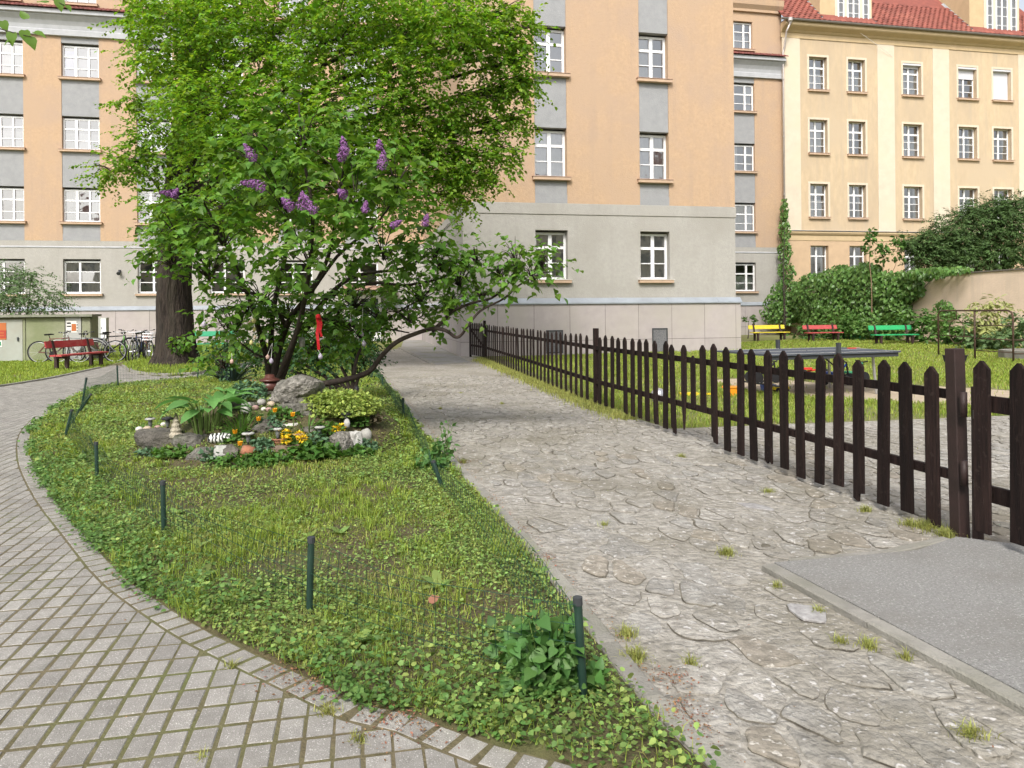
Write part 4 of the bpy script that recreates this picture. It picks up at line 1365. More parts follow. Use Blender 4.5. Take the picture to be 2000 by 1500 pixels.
bicycle('white framed bicycle facing forward beside the trunk', bike_px(262, 706), math.radians(-74), paint('cream', (.30, .30, .29)), -.05, mud=True)
bicycle('dark blue bicycle in the middle of the cluster', bike_px(276, 704), math.radians(-80), paint('navy', (.03, .05, .12)), .05)
bicycle('orange red bicycle with wire basket behind the cluster', bike_px(288, 700), math.radians(-70), paint('orange', (.52, .16, .09)), .04, basket=True)
bicycle('grey bicycle half hidden by the big tree trunk', bike_px(303, 705), math.radians(-84), paint('grey', (.25, .26, .28)), -.05, basket=True)

# ------------------------------------------------------------------ utility shed and cabinets
M_conc = mat('mossy_concrete_panel', (.30, .31, .21), (.24, .25, .165), 3, .9, .4, 40, c3=(.19, .22, .11), scale3=.8, rand=.06)
M_door = mat('grey_green_metal_door', (.40, .42, .38), (.36, .38, .34), 2, .6, .05, 10, c3=(.33, .30, .24), scale3=.7)
s0 = flat(180, 704)
shed = thing('utility_shed', 'low mossy concrete utility shed with grey metal doors', 'shed', (s0[0], s0[1], 0), UA)
def sx_(px):
    a, _ = ray(px, 650)
    return (a * s0[1] - s0[0]) / (U.x - a * U.y)
MB().box(-6.5, -.02, .06, .7, -.05, 1.48).build('wall', M_conc, shed)
for a, b_ in ((51, 128), (160, 178)): MB().box(sx_(a), sx_(b_) - .02, .0, .058, -.02, 1.47).build('wall_panel', M_conc, shed)
MB().box(-6.7, .06, -.16, .8, 1.482, 1.56).build('roof_slab', mat('roof_slab_concrete', (.27, .275, .22), (.2, .21, .15), 4, .9, .3), shed)
for a, b_ in ((-60, -4), (-2, 45)):
    dd = MB().box(sx_(a) + .01, sx_(b_) - .01, -.01, .058, .04, 1.40).build('door', M_door, shed)
    MB().box(sx_(b_) - .16, sx_(b_) - .12, -.05, -.011, .7, .82).build('handle', M_dark, dd)
MB().box(sx_(45), sx_(50), -.015, .058, -.02, 1.44).build('door_post', M_conc, shed)
M_osign = mat('orange_sign', (.48, .15, .05), rough=.5); M_rsign = mat('red_sign', (.42, .06, .04), rough=.5); M_gsign = mat('green_sign', (.05, .28, .14), rough=.5)
sg = MB().box(sx_(-14), sx_(13), -.022, -.012, .75, 1.3).build('warning_sign', M_osign, shed); sg['label'] = 'orange and red warning sign on the shed door'
MB().box(sx_(-14), sx_(13), -.026, -.023, .80, 1.05).build('sign_band', M_rsign, sg)
for z in (.86, .95): MB().box(sx_(-8), sx_(9), -.029, -.027, z, z + .035).build('sign_print', M_osign, sg)
sg2 = MB().box(sx_(-8), sx_(5), -.022, -.012, .5, .72).build('notice_plate', M_paper, shed)
MB().box(sx_(-2), sx_(3), -.026, -.023, .55, .68).build('sign_print', M_gsign, sg2)
pn = MB().box(sx_(129), sx_(159), -.03, .058, .02, 1.47).build('grey_panel', mat('grey_panel_paint', (.42, .42, .40), rough=.7), shed)
ns = MB().box(sx_(131), sx_(153), -.038, -.031, .95, 1.33).build('notice_board', M_paper, shed); ns['label'] = 'white notice with black bars and orange square'
MB().box(sx_(132), sx_(140), -.042, -.039, 1.24, 1.29).build('sign_print', M_blk, ns); MB().box(sx_(132), sx_(140), -.042, -.039, 1.14, 1.18).build('sign_print', M_blk, ns)
MB().box(sx_(141), sx_(150), -.042, -.039, 1.0, 1.24).build('sign_print', M_osign, ns)
for z in (.98, 1.08, 1.18, 1.27): MB().box(sx_(151), sx_(152.5), -.042, -.039, z, z + .05).build('sign_print', M_blk, ns)
mc = at(196, 630, 33.0)
cab = thing('meter_cabinet', 'white metal meter cabinet behind the utility shed', 'cabinet', (mc.x, mc.y, 0), UA)
MB().box(-.28, .25, 0, .35, .45, 1.42).build('body', M_door, cab)
MB().box(.02, .24, -.02, -.002, .5, 1.38).build('door', M_white, cab)
MB().box(-.24, .2, .08, .28, -.05, .45).build('base', M_conc, cab)
MB().box(.05, .07, -.035, -.021, .9, 1.0).build('handle', M_dark, cab)

# ------------------------------------------------------------------ playground things
M_table = mat('table_top_grey', (.09, .10, .12), (.07, .08, .095), 3, .85, spec=.2)
TT = thing('table_tennis_table', 'grey outdoor table tennis table behind the picket fence', 'table', (5.29, 13.3, 0), math.radians(17.4))
for sx in (-1, 1):
    b = MB().box(min(0.01 * sx, 1.37 * sx), max(.01 * sx, 1.37 * sx), -.76, .76, .73, .76)
    h_ = b.build('table_top', M_table, TT)
    MB().box(min(.02 * sx, 1.36 * sx), max(.02 * sx, 1.36 * sx), -.008, .008, .7605, .762).build('centre_line', M_paper, h_)
    for yy in (-.755, .735): MB().box(min(.02 * sx, 1.36 * sx), max(.02 * sx, 1.36 * sx), yy, yy + .02, .7605, .762).build('side_line', M_paper, h_)
    MB().box(min(.02 * sx, 1.34 * sx), max(.02 * sx, 1.34 * sx), -.73, -.69, .66, .728).build('apron', M_dark, h_)
    for sy in (-1, 1):
        MB().tube([(sx * .95, sy * .55, .66), (sx * 1.0, sy * .58, 0)], .024, 8).build('leg', M_alu, TT)
    MB().tube([(sx * .98, -.56, .2), (sx * .98, .56, .2)], .015, 6).build('stretcher', M_dark, TT)
    MB().tube([(sx * .98, 0, .2), (sx * .3, 0, .68)], .013, 6).build('brace', M_dark, TT)
for sy in (-1, 1): MB().box(-.03, .03, sy * .80 - .03, sy * .80 + .03, .66, .93).build('net_post', M_dark, TT)
# sandpit and climbing frame
pit = thing('sandpit', 'round-edged concrete sandpit under the steel climbing frame', 'sandpit', (16.4, 20.6, 0), UA)
ring = MB(); n = 32
rad = [(1.9, 1.9), (1.65, 1.65)]
vs, fs = [], []
def sq(a, r):   # rounded square outline
    c_, s_ = math.cos(a), math.sin(a); k_ = (abs(c_) ** 5 + abs(s_) ** 5) ** (-1 / 5)
    return r * k_ * c_, r * k_ * s_
for r, z in ((1.95, -.05), (1.95, .26), (1.72, .26), (1.72, .0)):
    for i in range(n): x, y = sq(2 * math.pi * i / n, r); vs.append((x, y, z))
for k_ in range(3):
    for i in range(n): fs.append((k_ * n + i, k_ * n + (i + 1) % n, (k_ + 1) * n + (i + 1) % n, (k_ + 1) * n + i))
ring.add(vs, fs).build('concrete_edge', M_kerb, pit)
MB().add([(*sq(2 * math.pi * i / n, 1.73), .10) for i in range(n)], [tuple(range(n))]).build('sand', mat('dark_sand', (.24, .17, .11), (.30, .22, .15), 8, .95, .5, 60), pit)
cf = thing('jungle_gym', 'rusty steel tube climbing frame with rungs and a hoop', 'climbing frame', (*flat(1905, 702), 0))
M_rust = mat('rusty_steel', (.10, .055, .035), (.06, .045, .035), 12, .7, .2, 60)
def gp_(px, py): q = flat(px, py); return Vector((q[0], q[1], 0))
u1, u2, u3 = gp_(1833, 696), gp_(1904, 703), gp_(1979, 709)
HT = 1.42
def cpart(name, pts, r, smooth=True):
    o = MB().tube(pts, r, 8).build(name, M_rust, None, smooth); return wattach(o, cf)
zup = Vector((0, 0, 1))
cpart('arch', [u1, u1 + zup * (HT - .12), u1.lerp(u2, .04) + zup * (HT - .03), u1.lerp(u2, .1) + zup * HT, u2 + zup * HT, u2.lerp(u3, .88) + zup * HT, u2.lerp(u3, .96) + zup * (HT - .05), u3 + zup * (HT - .16), u3], .026)
cpart('upright', [u2, u2 + zup * (HT - .02)], .028)
for z in (.28, .62, 1.0): cpart('rung', [u2 + zup * z, u3 + zup * z], .014)
cpart('rung', [u1 + zup * .66, u2 + zup * .66], .012)
ce = u1.lerp(u2, .52) + zup * .80
du = (u2 - u1).normalized()
o = MB().tube([ce + (du * math.cos(a) + zup * math.sin(a)) * .36 for a in np.linspace(0, 2 * math.pi, 28, endpoint=False)], .011, 6, closed=True).build('hoop', M_rust, None, True); wattach(o, cf)
cpart('hoop_bar', [u1.lerp(u2, .52) + zup * 1.16, u1.lerp(u2, .52) + zup * HT], .014)
u4 = u3 + Vector((2.2, -.3, 0)); cpart('rung', [u3 + zup * .62, u4 + zup * .62], .016); cpart('rung', [u3 + zup * .25, u4 + zup * .25], .016); cpart('upright', [u4, u4 + zup * HT], .026)
# toys behind the fence
def toy(name, label, px, py, parts):
    q = flat(px, py)
    t = thing(name, label, 'toy', (q[0], q[1], 0), rnd.uniform(-.4, .4), 'toys lying on the playground')
    for nm, b, m in parts: b.build(nm, m, t)
    return t
M_tor = mat('orange_plastic', (.80, .30, .02), rough=.4); M_tbl = mat('blue_plastic', (.03, .10, .45), rough=.4); M_tye = mat('yellow_plastic', (.75, .55, .02), rough=.4); M_tre = mat('red_plastic', (.6, .04, .03), rough=.4)
def tub(w, d, h): return MB().prism([(-w / 2 * .85, -d / 2 * .85), (w / 2 * .85, -d / 2 * .85), (w / 2 * .85, d / 2 * .85), (-w / 2 * .85, d / 2 * .85)], .0, h, [(-w / 2, -d / 2), (w / 2, -d / 2), (w / 2, d / 2), (-w / 2, d / 2)])
toy('toy_tub', 'orange plastic toy tub seen between the pickets', 1432, 773, [('tub', tub(.34, .24, .15), M_tor), ('rim', MB().box(-.185, .185, -.135, .135, .15, .165), M_tor)])
toy('toy_bucket', 'blue toy box with white label under the table', 1500, 764, [('tub', tub(.24, .2, .13), M_tbl), ('lid', MB().box(-.13, .02, -.11, .11, .13, .15), M_paper)])
toy('toy_truck', 'small yellow toy truck on the sandy strip', 1524, 766, [('body', MB().box(-.14, .14, -.06, .06, .05, .10), M_tye), ('cab', MB().box(.05, .13, -.055, .055, .10, .17), M_tye),
    ('wheel', MB().lathe([(.045, -.08), (.045, .08)], (-.08, 0, .045), 12, RX(math.pi / 2)), M_tyre), ('wheel', MB().lathe([(.045, -.08), (.045, .08)], (.08, 0, .045), 12, RX(math.pi / 2)), M_tyre)])
toy('toy_shovel', 'flat yellow toy piece in the grass left of the tub', 1352, 772, [('blade', MB().box(-.22, .1, -.08, .08, .0, .05), M_tye), ('handle', MB().box(.1, .32, -.02, .02, .01, .04), M_tye)])
def trike(name, label, px, py, m):
    b = MB()
    b.tube([(-.22, 0, .16), (.05, 0, .22), (.2, 0, .42)], .02, 6)
    t = toy(name, label, px, py, [('frame', b, m)])
    for x, y in ((-.24, -.16), (-.24, .16), (.24, 0)):
        MB().lathe([(.02, -.025), (.12, -.02), (.12, .02), (.02, .025)], (x, y, .12), 14, RX(math.pi / 2)).build('wheel', M_tyre, t)
    MB().box(-.22, -.04, -.09, .09, .22, .26).build('seat', m, t); MB().tube([(.18, -.17, .46), (.2, 0, .43), (.18, .17, .46)], .014, 6).build('handlebar', M_blk, t)
    MB().tube([(.2, 0, .42), (.24, 0, .12)], .018, 6).build('fork', M_blk, t)
trike('ride_on_toy', 'black ride-on toy standing under the table', 1494, 748, M_blk)
trike('ride_on_toy', 'blue and white tricycle beyond the table leg', 1632, 752, M_tbl)
trike('ride_on_toy', 'dark green tricycle farther right under the table edge', 1668, 750, M_gsign)
trike('ride_on_toy', 'red tricycle behind the table', 1590, 742, M_tre)
toy('red_bat', 'red table tennis bat lying on the table corner', 1664, 760, [('blade', MB().lathe([(.085, .762), (.085, .775)], (0, 0, 0), 14), M_tre), ('handle', MB().box(.07, .19, -.015, .015, .764, .78), M_sillm)])
toy('black_crate', 'black plastic crate on the grass beside the sandpit', 1865, 709, [('tub', tub(.5, .36, .2), M_blk), ('rim', MB().box(-.26, .26, -.19, .19, .2, .215), M_blk)])
toy('grey_ball', 'pale grey ball in the grass seen between the pickets', 1286, 789, [('shell', MB().lathe([(.13 * math.sin(a), .13 - .13 * math.cos(a)) for a in np.linspace(.05, 3.1, 9)], (0, 0, 0), 14), M_alu)])
toy('low_trough', 'low green planting trough between the coral and green benches', 1668, 663, [('tub', tub(1.1, .3, .22), M_gsign), ('rim', MB().box(-.57, .57, -.17, .17, .22, .24), M_dark)])
# ------------------------------------------------------------------ rock garden
M_rock = mat('grey_rock', (.22, .207, .185), (.085, .08, .07), 16, .9, 1.0, 30, c3=(.10, .11, .06), scale3=5, bdist=.04)
M_rockb = mat('boulder_rock', (.33, .31, .28), (.12, .112, .098), 18, .9, 1.0, 30, c3=(.12, .115, .09), scale3=5, bdist=.05)
M_rockd = mat('dark_slate', (.14, .128, .112), (.055, .051, .046), 14, .85, 1.0, 30, c3=(.20, .185, .155), scale3=7, bdist=.03)
M_rockt = mat('brown_cobble', (.25, .18, .13), (.17, .13, .10), 10, .85, .4, 40)
M_quartz = mat('white_quartz', (.56, .55, .53), (.32, .31, .285), 22, .7, .4, 40)
M_peb = [mat('pebble_grey', (.40, .39, .36), (.3, .29, .27), 20, .7), mat('pebble_tan', (.52, .42, .31), (.42, .34, .26), 20, .7), mat('pebble_pink', (.42, .27, .25), (.34, .22, .2), 20, .7), mat('pebble_white', (.66, .63, .58), (.5, .48, .44), 20, .7)]
M_terra = mat('terracotta', (.36, .15, .085), (.26, .11, .065), 9, .85, .2, 40, c3=(.34, .18, .12), scale3=6)
M_glaze = mat('dark_red_glaze', (.085, .028, .024), (.12, .045, .036), 5, .35, spec=.5)
M_moss = mat('moss_green', (.12, .17, .05), (.08, .12, .035), 12, .95)

def stone(name, label, px, py, size, seed, m, rz=0.0, sink=.25, group='stones of the rock garden', sub=2, amp=.22, flat_=1.0, lift=0.0, cat='stone'):
    """size (width, depth, height) in metres; (px, py) is where its front foot meets the ground"""
    p = hit(px, py)
    bm = bmesh.new()
    bmesh.ops.create_icosphere(bm, subdivisions=sub + 1, radius=1)
    for v in bm.verts:
        q = v.co.copy()
        n1 = noise.noise(q * 1.1 + Vector((seed, seed * 1.7, 0))); n2 = noise.noise(q * 2.6 + Vector((0, seed, seed)))
        f = 1 + amp * n1 * 1.6 + amp * .6 * n2
        q = q * f
        if flat_ != 1.0:
            q.z = max(-flat_, min(flat_, q.z)) / flat_
            q.z += .10 * n2
        v.co = Vector((q.x * size[0] / 2, q.y * size[1] / 2, q.z * size[2] / 2))
    me = bpy.data.meshes.new(name); bm.to_mesh(me); bm.free()
    me.materials.append(m)
    if amp < .15: me.polygons.foreach_set('use_smooth', [True] * len(me.polygons))
    o = link(name, me)
    o.location = (p.x, p.y + size[1] * .35, p.z + size[2] * (.5 - sink) + lift)
    o.rotation_euler = (0, 0, rz)
    return tag(o, label, cat, group)

stone('boulder', 'largest grey boulder at the top of the rock garden', 578, 799, (.56, .42, .40), 1.3, M_rockb, .2, .1, amp=.28)
stone('quartz_stone', 'white quartz face leaning on the largest boulder', 597, 776, (.13, .05, .2), 5.1, M_quartz, .5, .0, amp=.2, lift=.02)
stone('slab_stone', 'big flat slab at the outer end carrying pebbles', 303, 882, (.52, .36, .22), 2.2, M_rockd, -.05, .1, flat_=.55, amp=.16)
stone('slab_stone', 'flat dark slab under the cream spire ornament', 370, 878, (.40, .32, .14), 3.7, M_rock, .2, .1, flat_=.5, amp=.16)
stone('round_stone', 'smooth brown cobble right of the slabs', 371, 877, (.17, .15, .12), 4.4, M_rockt, 0, .15, amp=.08, lift=.02)
stone('front_stone', 'mossy grey stone below the zebra striped ornament', 395, 902, (.34, .2, .16), 6.6, M_rock, .3, .25)
stone('front_stone', 'dark stone under the white tile fragment', 440, 905, (.30, .2, .20), 7.9, M_rockd, -.2, .2)
stone('front_stone', 'grey stone under the broken terracotta pot', 490, 908, (.26, .18, .10), 8.3, M_rock, .1, .2, flat_=.6)
stone('front_stone', 'long brown wedge stone sloping up to the saucer of eggs', 540, 888, (.46, .14, .10), 9.1, M_rockt, .25, .15, flat_=.6)
stone('front_stone', 'low grey stone among the leaves at the front', 548, 908, (.24, .2, .12), 10.4, M_rock, 0, .3)
stone('rough_stone', 'rough brownish grey upright stone at the far end', 667, 889, (.24, .2, .27), 11.8, M_rockb, .4, .15, amp=.3)
stone('quartz_stone', 'white topped block beside the rough upright stone', 690, 884, (.17, .14, .24), 12.2, M_quartz, .3, .15, amp=.22, flat_=.6)
stone('grey_stone', 'smooth blue grey stone at the end of the rock garden', 713, 866, (.13, .12, .17), 13.6, M_peb[0], 0, .15, amp=.1)
stone('back_stone', 'grey flat stone left of the pebble heap', 470, 806, (.32, .22, .12), 14.9, M_rock, 0, .2, flat_=.6)
stone('quartz_stone', 'small white stone by the back flat stone', 479, 812, (.12, .06, .15), 15.5, M_quartz, .3, .1, flat_=.7)
stone('quartz_stone', 'tiny white stone behind the hosta', 420, 775, (.10, .07, .07), 16.1, M_quartz, .0, .1)
stone('pale_slab', 'pale flat slab in the middle of the rock garden', 545, 838, (.38, .2, .05), 17.7, M_peb[3], .2, .2, flat_=.5, amp=.15)
stone('mid_stone', 'dark round stone below the pebble heap', 512, 850, (.26, .2, .17), 18.3, M_rockd, 0, .2)
stone('mid_stone', 'grey ledge stone under the largest boulder', 575, 815, (.42, .2, .16), 19.4, M_rock, .1, .2, flat_=.6)
stone('mid_stone', 'small dark stone behind the yellow flowers', 600, 852, (.22, .16, .1), 20.2, M_rockd, 0, .2)
stone('back_stone', 'brown stone at the back beside the dark red pot', 492, 748, (.2, .14, .08), 21.4, M_terra, 0, .2)
pebs = [('pebble', 'white speckled pebble at the outer end of the big slab', 272, 851, .085, 3), ('pebble', 'large cream pebble on the big slab', 288, 851, .10, 1), ('pebble', 'small tan pebble at the front of the big slab', 296, 856, .08, 3),
        ('pebble', 'reddish pebble on the big slab', 309, 848, .085, 2), ('pebble', 'grey white shell pebble beside the dark solar lamp', 320, 842, .075, 3),
        ('pebble', 'large round grey pebble on the heap', 509, 798, .12, 0), ('pebble', 'flat tan pebble on the heap', 528, 801, .10, 1), ('pebble', 'brown pebble at the outer foot of the heap', 497, 808, .085, 2),
        ('pebble', 'pinkish pebble at the foot of the heap', 524, 811, .08, 2), ('pebble', 'small white pebble under the heap', 514, 809, .065, 3), ('pebble', 'dark grey pebble behind the heap', 527, 790, .07, 0)]
for i, (nm, lb, px, py, sz, mi) in enumerate(pebs):
    o = stone(nm, lb, px, py, (sz, sz * .85, sz * .7), 30 + i * 1.3, M_peb[mi], i, .1, 'pebbles', 1, .08, 1.0, .03, 'pebble')
    if i < 5: o.location = at(px, py - 13, 8.24)

# painted zebra ornament lying on the front stones
M_zeb = bpy.data.materials.new('zebra_paint'); M_zeb.use_nodes = True
N_, L_ = M_zeb.node_tree.nodes, M_zeb.node_tree.links
tx = N_.new('ShaderNodeTexWave'); tx.inputs['Scale'].default_value = 9; tx.inputs['Distortion'].default_value = 5; tx.inputs['Detail'].default_value = 1; tx.inputs['Detail Scale'].default_value = 2.2
tcn = N_.new('ShaderNodeTexCoord'); L_.new(tcn.outputs['Object'], tx.inputs['Vector'])
rp = N_.new('ShaderNodeValToRGB'); rp.color_ramp.elements[0].position = .47; rp.color_ramp.elements[0].color = (.012, .012, .012, 1); rp.color_ramp.elements[1].position = .52; rp.color_ramp.elements[1].color = (.75, .75, .73, 1)
L_.new(tx.outputs['Color'], rp.inputs[0]); L_.new(rp.outputs[0], N_['Principled BSDF'].inputs['Base Color']); N_['Principled BSDF'].inputs['Roughness'].default_value = .4
p = hit(427, 879)
zb = thing('zebra_ornament', 'black and white zebra striped painted ornament lying on the front stones', 'ornament', (p.x, p.y + .06, p.z + .10), .12)
MB().lathe([(.012, -.125), (.04, -.115), (.052, -.06), (.055, .02), (.048, .08), (.03, .115), (.01, .125)], (0, 0, 0), 18, RY(math.pi / 2)).build('body', M_zeb, zb, True)
MB().lathe([(.008, .11), (.018, .13), (.02, .22), (.012, .25)], (0, 0, -.02), 10, RY(math.pi / 2)).build('tail', M_peb[1], zb, True)
# white tile fragment, terracotta pieces
p = hit(432, 900)
t = thing('tile_fragment', 'white speckled tile fragment leaning against the front stones', 'tile', (p.x, p.y - .03, p.z))
MB().obox((0, 0, .07), (.115, .02, .15), RX(-.35)).build('slab', mat('speckled_tile', (.46, .46, .43), (.30, .30, .28), 40, .7), t)
def pot(name, label, px, py, r, h, m, dz=0.0, tilt=0.0, cat='pot'):
    p = hit(px, py)
    t = thing(name, label, cat, (p.x, p.y + r * .6, p.z + dz))
    t.rotation_euler = (0, tilt, 0)
    MB().lathe([(r * .68, 0), (r * .96, h * .78), (r * .94, h * .78), (r * .9, h * .8)], (0, 0, 0), 18).build('body', m, t, True)
    MB().lathe([(r * .95, h * .77), (r * 1.06, h * .78), (r * 1.06, h), (r * .92, h), (r * .90, h * .86)], (0, 0, 0), 18).build('rim', m, t, True)
    return t
pt_ = pot('terracotta_pot', 'terracotta pot lying upside down at the front edge', 483, 902, .088, .11, M_terra, .11)
pt_.rotation_euler = (math.pi, .12, 0); pt_.location.z += .03
pot('terracotta_pot', 'small terracotta pot with a white capped lamp', 543, 878, .075, .075, M_terra, .02)
t = pot('terracotta_saucer', 'terracotta saucer filled with coloured eggs', 580, 872, .09, .05, M_terra, .02, cat='saucer')
for i, (x, y, mi) in enumerate(((-.04, 0, 3), (.03, .02, 1), (0, -.04, 2), (.045, -.03, 3), (-.01, .045, 2))):
    MB().lathe([(.004, -.028), (.018, -.018), (.022, 0), (.017, .018), (.005, .03)], (x, y, .07), 10, RX(.9 + i)).build('egg', M_peb[mi], t, True)
p = hit(522, 778)
t = thing('glazed_pot', 'dark red glazed pot standing beside the largest boulder', 'pot', (p.x, p.y + .1, p.z + .02))
MB().lathe([(.09, 0), (.12, .015), (.125, .05), (.11, .06)], (0, 0, 0), 20).build('plinth_stone', M_rock, t, True)
MB().lathe([(.085, .06), (.105, .09), (.11, .13), (.085, .165), (.08, .17)], (0, 0, 0), 20).build('body', M_glaze, t, True)
MB().lathe([(.08, .168), (.12, .175), (.125, .195), (.10, .20), (.06, .22), (.055, .25), (.02, .26)], (0, 0, 0), 20).build('lid', M_glaze, t, True)
p = hit(340, 873)
t = thing('spire_ornament', 'cream stepped spire ornament standing on the dark slab', 'ornament', (p.x, p.y + .05, p.z + .09))
MB().lathe([(.062, 0), (.068, .03), (.05, .05), (.056, .075), (.04, .10), (.045, .125), (.030, .15), (.034, .17), (.018, .195), (.02, .21), (.006, .25)], (0, 0, 0), 14).build('spire', mat('cream_shell', (.50, .45, .36), (.38, .34, .27), 40, .9, .6, 90), t)
def solar(label, px, py, r, h, capm, dz=0.0, lens=True):
    p = hit(px, py)
    t = thing('solar_lamp', label, 'garden lamp', (p.x, p.y, p.z + dz), 0, 'solar garden lamps')
    MB().tube([(0, 0, -.05), (0, 0, h - .06)], .010, 7).build('stake', M_blk, t)
    MB().lathe([(.014, h - .09), (.022, h - .06), (.024, h - .02)], (0, 0, 0), 12).build('lens', mat('clear_plastic', (.16, .17, .17), rough=.3), t)
    MB().lathe([(r * .5, h - .02), (r * .9, h - .012), (r * .9, h), (r * .6, h + .008), (r * .3, h + .010)], (0, 0, 0), 18).build('cap', capm, t, True)
    MB().box(-r * .4, r * .4, -r * .4, r * .4, h + .008, h + .0125).build('solar_cell', M_blk if capm is not M_blk else M_dark, t)
M_capw = mat('lamp_cap_white', (.50, .50, .48), (.30, .30, .28), 25, .45)
solar('white capped solar lamp behind the pebbles of the big slab', 294, 850, .062, .17, M_capw, .02)
solar('dark capped solar lamp in front of the hosta', 328, 852, .068, .17, M_blk, .02)
solar('white rimmed solar lamp behind the orange flower', 485, 880, .068, .17, M_capw)
solar('white capped solar lamp set in the terracotta pot', 543, 875, .048, .16, M_capw, .02)
solar('flat white solar lamp in the leaves near the upright stone', 625, 862, .06, .15, M_capw)
solar('dark grey solar lamp behind the white topped block', 676, 846, .06, .2, M_blk)
stone('figurine', 'small white egg shaped figurine on the white topped block', 677, 856, (.07, .06, .11), 41, M_quartz, 0, .1, 'stones of the rock garden', 1, .1, 1, .1, 'figurine')
p = hit(697, 795)
t = thing('hen_figurine', 'small dark figurine standing in the variegated shrub', 'figurine', (p.x, p.y, p.z))
MB().lathe([(.02, 0), (.05, .03), (.055, .08), (.03, .12), (.028, .15), (.012, .17)], (0, 0, .08), 12).build('body', M_blk, t, True)
MB().tube([(0, 0, 0), (0, 0, .1)], .012, 6).build('stand', M_blk, t)
p = hit(714, 815)
t = thing('egg_stick', 'stick with pink and yellow eggs at the end of the rock garden', 'ornament', (p.x, p.y, p.z))
MB().tube([(0, 0, 0), (.01, 0, .17)], .004, 5).build('stick', M_brown, t)
for x, z, m in ((-.03, .20, M_peb[2]), (.02, .175, mat('egg_yellow', (.75, .50, .06), rough=.5))):
    MB().lathe([(.004, -.035), (.024, -.02), (.03, 0), (.022, .022), (.005, .036)], (x, 0, z), 12).build('egg', m, t, True)

# ------------------------------------------------------------------ rock garden plants
M_hosta = mat('hosta_leaf', (.12, .28, .075), (.16, .34, .10), 6, .45, trans=.25, rand=.2, spec=.4)
M_strap = mat('dark_strap_leaf', (.022, .045, .038), (.035, .06, .05), 5, .5, rand=.25, spec=.4)
M_leafg = mat('green_leaf', (.085, .185, .035), rough=.55, island=.35, hue=.015, trans=.3)
M_leafb = mat('blue_green_leaf', (.10, .19, .10), rough=.6, island=.3, hue=.015, trans=.2)
M_varieg = mat('variegated_leaf', (.30, .38, .09), rough=.55, island=.55, hue=.02, trans=.3)
M_stem = mat('plant_stem', (.13, .20, .05), rough=.7)
M_yflow = mat('yellow_petal', (.80, .55, .02), rough=.6, island=.15); M_oflow = mat('orange_petal', (.85, .42, .02), rough=.6, island=.15)
def curved_leaf(L, W, bend, n=7, cup=.25, point=1.0):
    b = MB(); vs = []
    for i in range(n + 1):
        t = i / n
        w = W * (math.sin(math.pi * min(1, t * .93 + .07)) ** .7) * (1 - .35 * t * point) / 2
        x = L * (t - bend * .25 * t * t); z = L * (bend * (.55 * t - .9 * t * t))
        for s in (-1, -.5, 0, .5, 1): vs.append((x, w * s, z + cup * w * abs(s)))
    fs = []
    for i in range(n):
        for k in range(4): fs.append((i * 5 + k, (i + 1) * 5 + k, (i + 1) * 5 + k + 1, i * 5 + k + 1))
    return b.add(vs, fs)
pr_ = random.Random(17)
def hosta(label, px, py, n, L, W, hgt, spread):
    p = hit(px, py)
    t = thing('hosta', label, 'plant', tuple(p))
    mes = [curved_leaf(L * s_, W * s_, bd).mesh('leaf', M_hosta, True) for s_, bd in ((1, .5), (.85, .8), (.7, .3))]
    for i in range(n):
        az = 2 * math.pi * i / n * 2.4 + pr_.uniform(-.3, .3)
        r = spread * pr_.uniform(.2, 1); h = hgt * pr_.uniform(.65, 1.05)
        q = Vector((math.cos(az) * r, math.sin(az) * r * .7, h))
        MB().tube([(q.x * .5, q.y * .5, 0), tuple(q * .8 + Vector((0, 0, h * .08))), tuple(q)], [.009, .007, .005], 5).build('stalk', M_stem, t)
        o = link('leaf', pr_.choice(mes), t); o.location = q; o.rotation_euler = (pr_.uniform(-.35, .35), pr_.uniform(-.25, .3), az + pr_.uniform(-.5, .5))
hosta('large leaved green hosta in the rock garden', 402, 850, 26, .40, .19, .34, .26)
hosta('broad leaved clump behind the hosta', 445, 800, 14, .26, .10, .2, .16)
def straps(name, label, px, py, n, L, W, m, up=.8, spread=.12):
    p = hit(px, py)
    t = thing(name, label, 'plant', tuple(p))
    mes = [curved_leaf(L * s_, W, bd, 6, .3).mesh('leaf', m, True) for s_, bd in ((1, .35), (.85, .7), (.7, .2))]
    for i in range(n):
        az = pr_.uniform(0, 2 * math.pi); el = pr_.uniform(.25, 1.0) * up
        o = link('leaf', pr_.choice(mes), t)
        o.location = (math.cos(az) * spread * pr_.random(), math.sin(az) * spread * pr_.random(), 0)
        o.rotation_euler = (pr_.uniform(-.3, .3), -el * 1.45, az)
straps('yucca', 'dark spiky strap leaved plant at the back of the mound', 452, 748, 95, .85, .05, M_strap, .95, .22)
straps('iris_clump', 'green strap leaved clump in the middle of the rock garden', 470, 850, 34, .34, .022, M_leafg, 1.0, .14)
straps('iris_clump', 'narrow leaved clump behind the flat white lamp', 602, 848, 30, .26, .018, M_leafg, .8, .12)
straps('iris_clump', 'leaf rosette at the outer end behind the white capped lamp', 270, 846, 16, .2, .04, M_leafg, .7, .05)
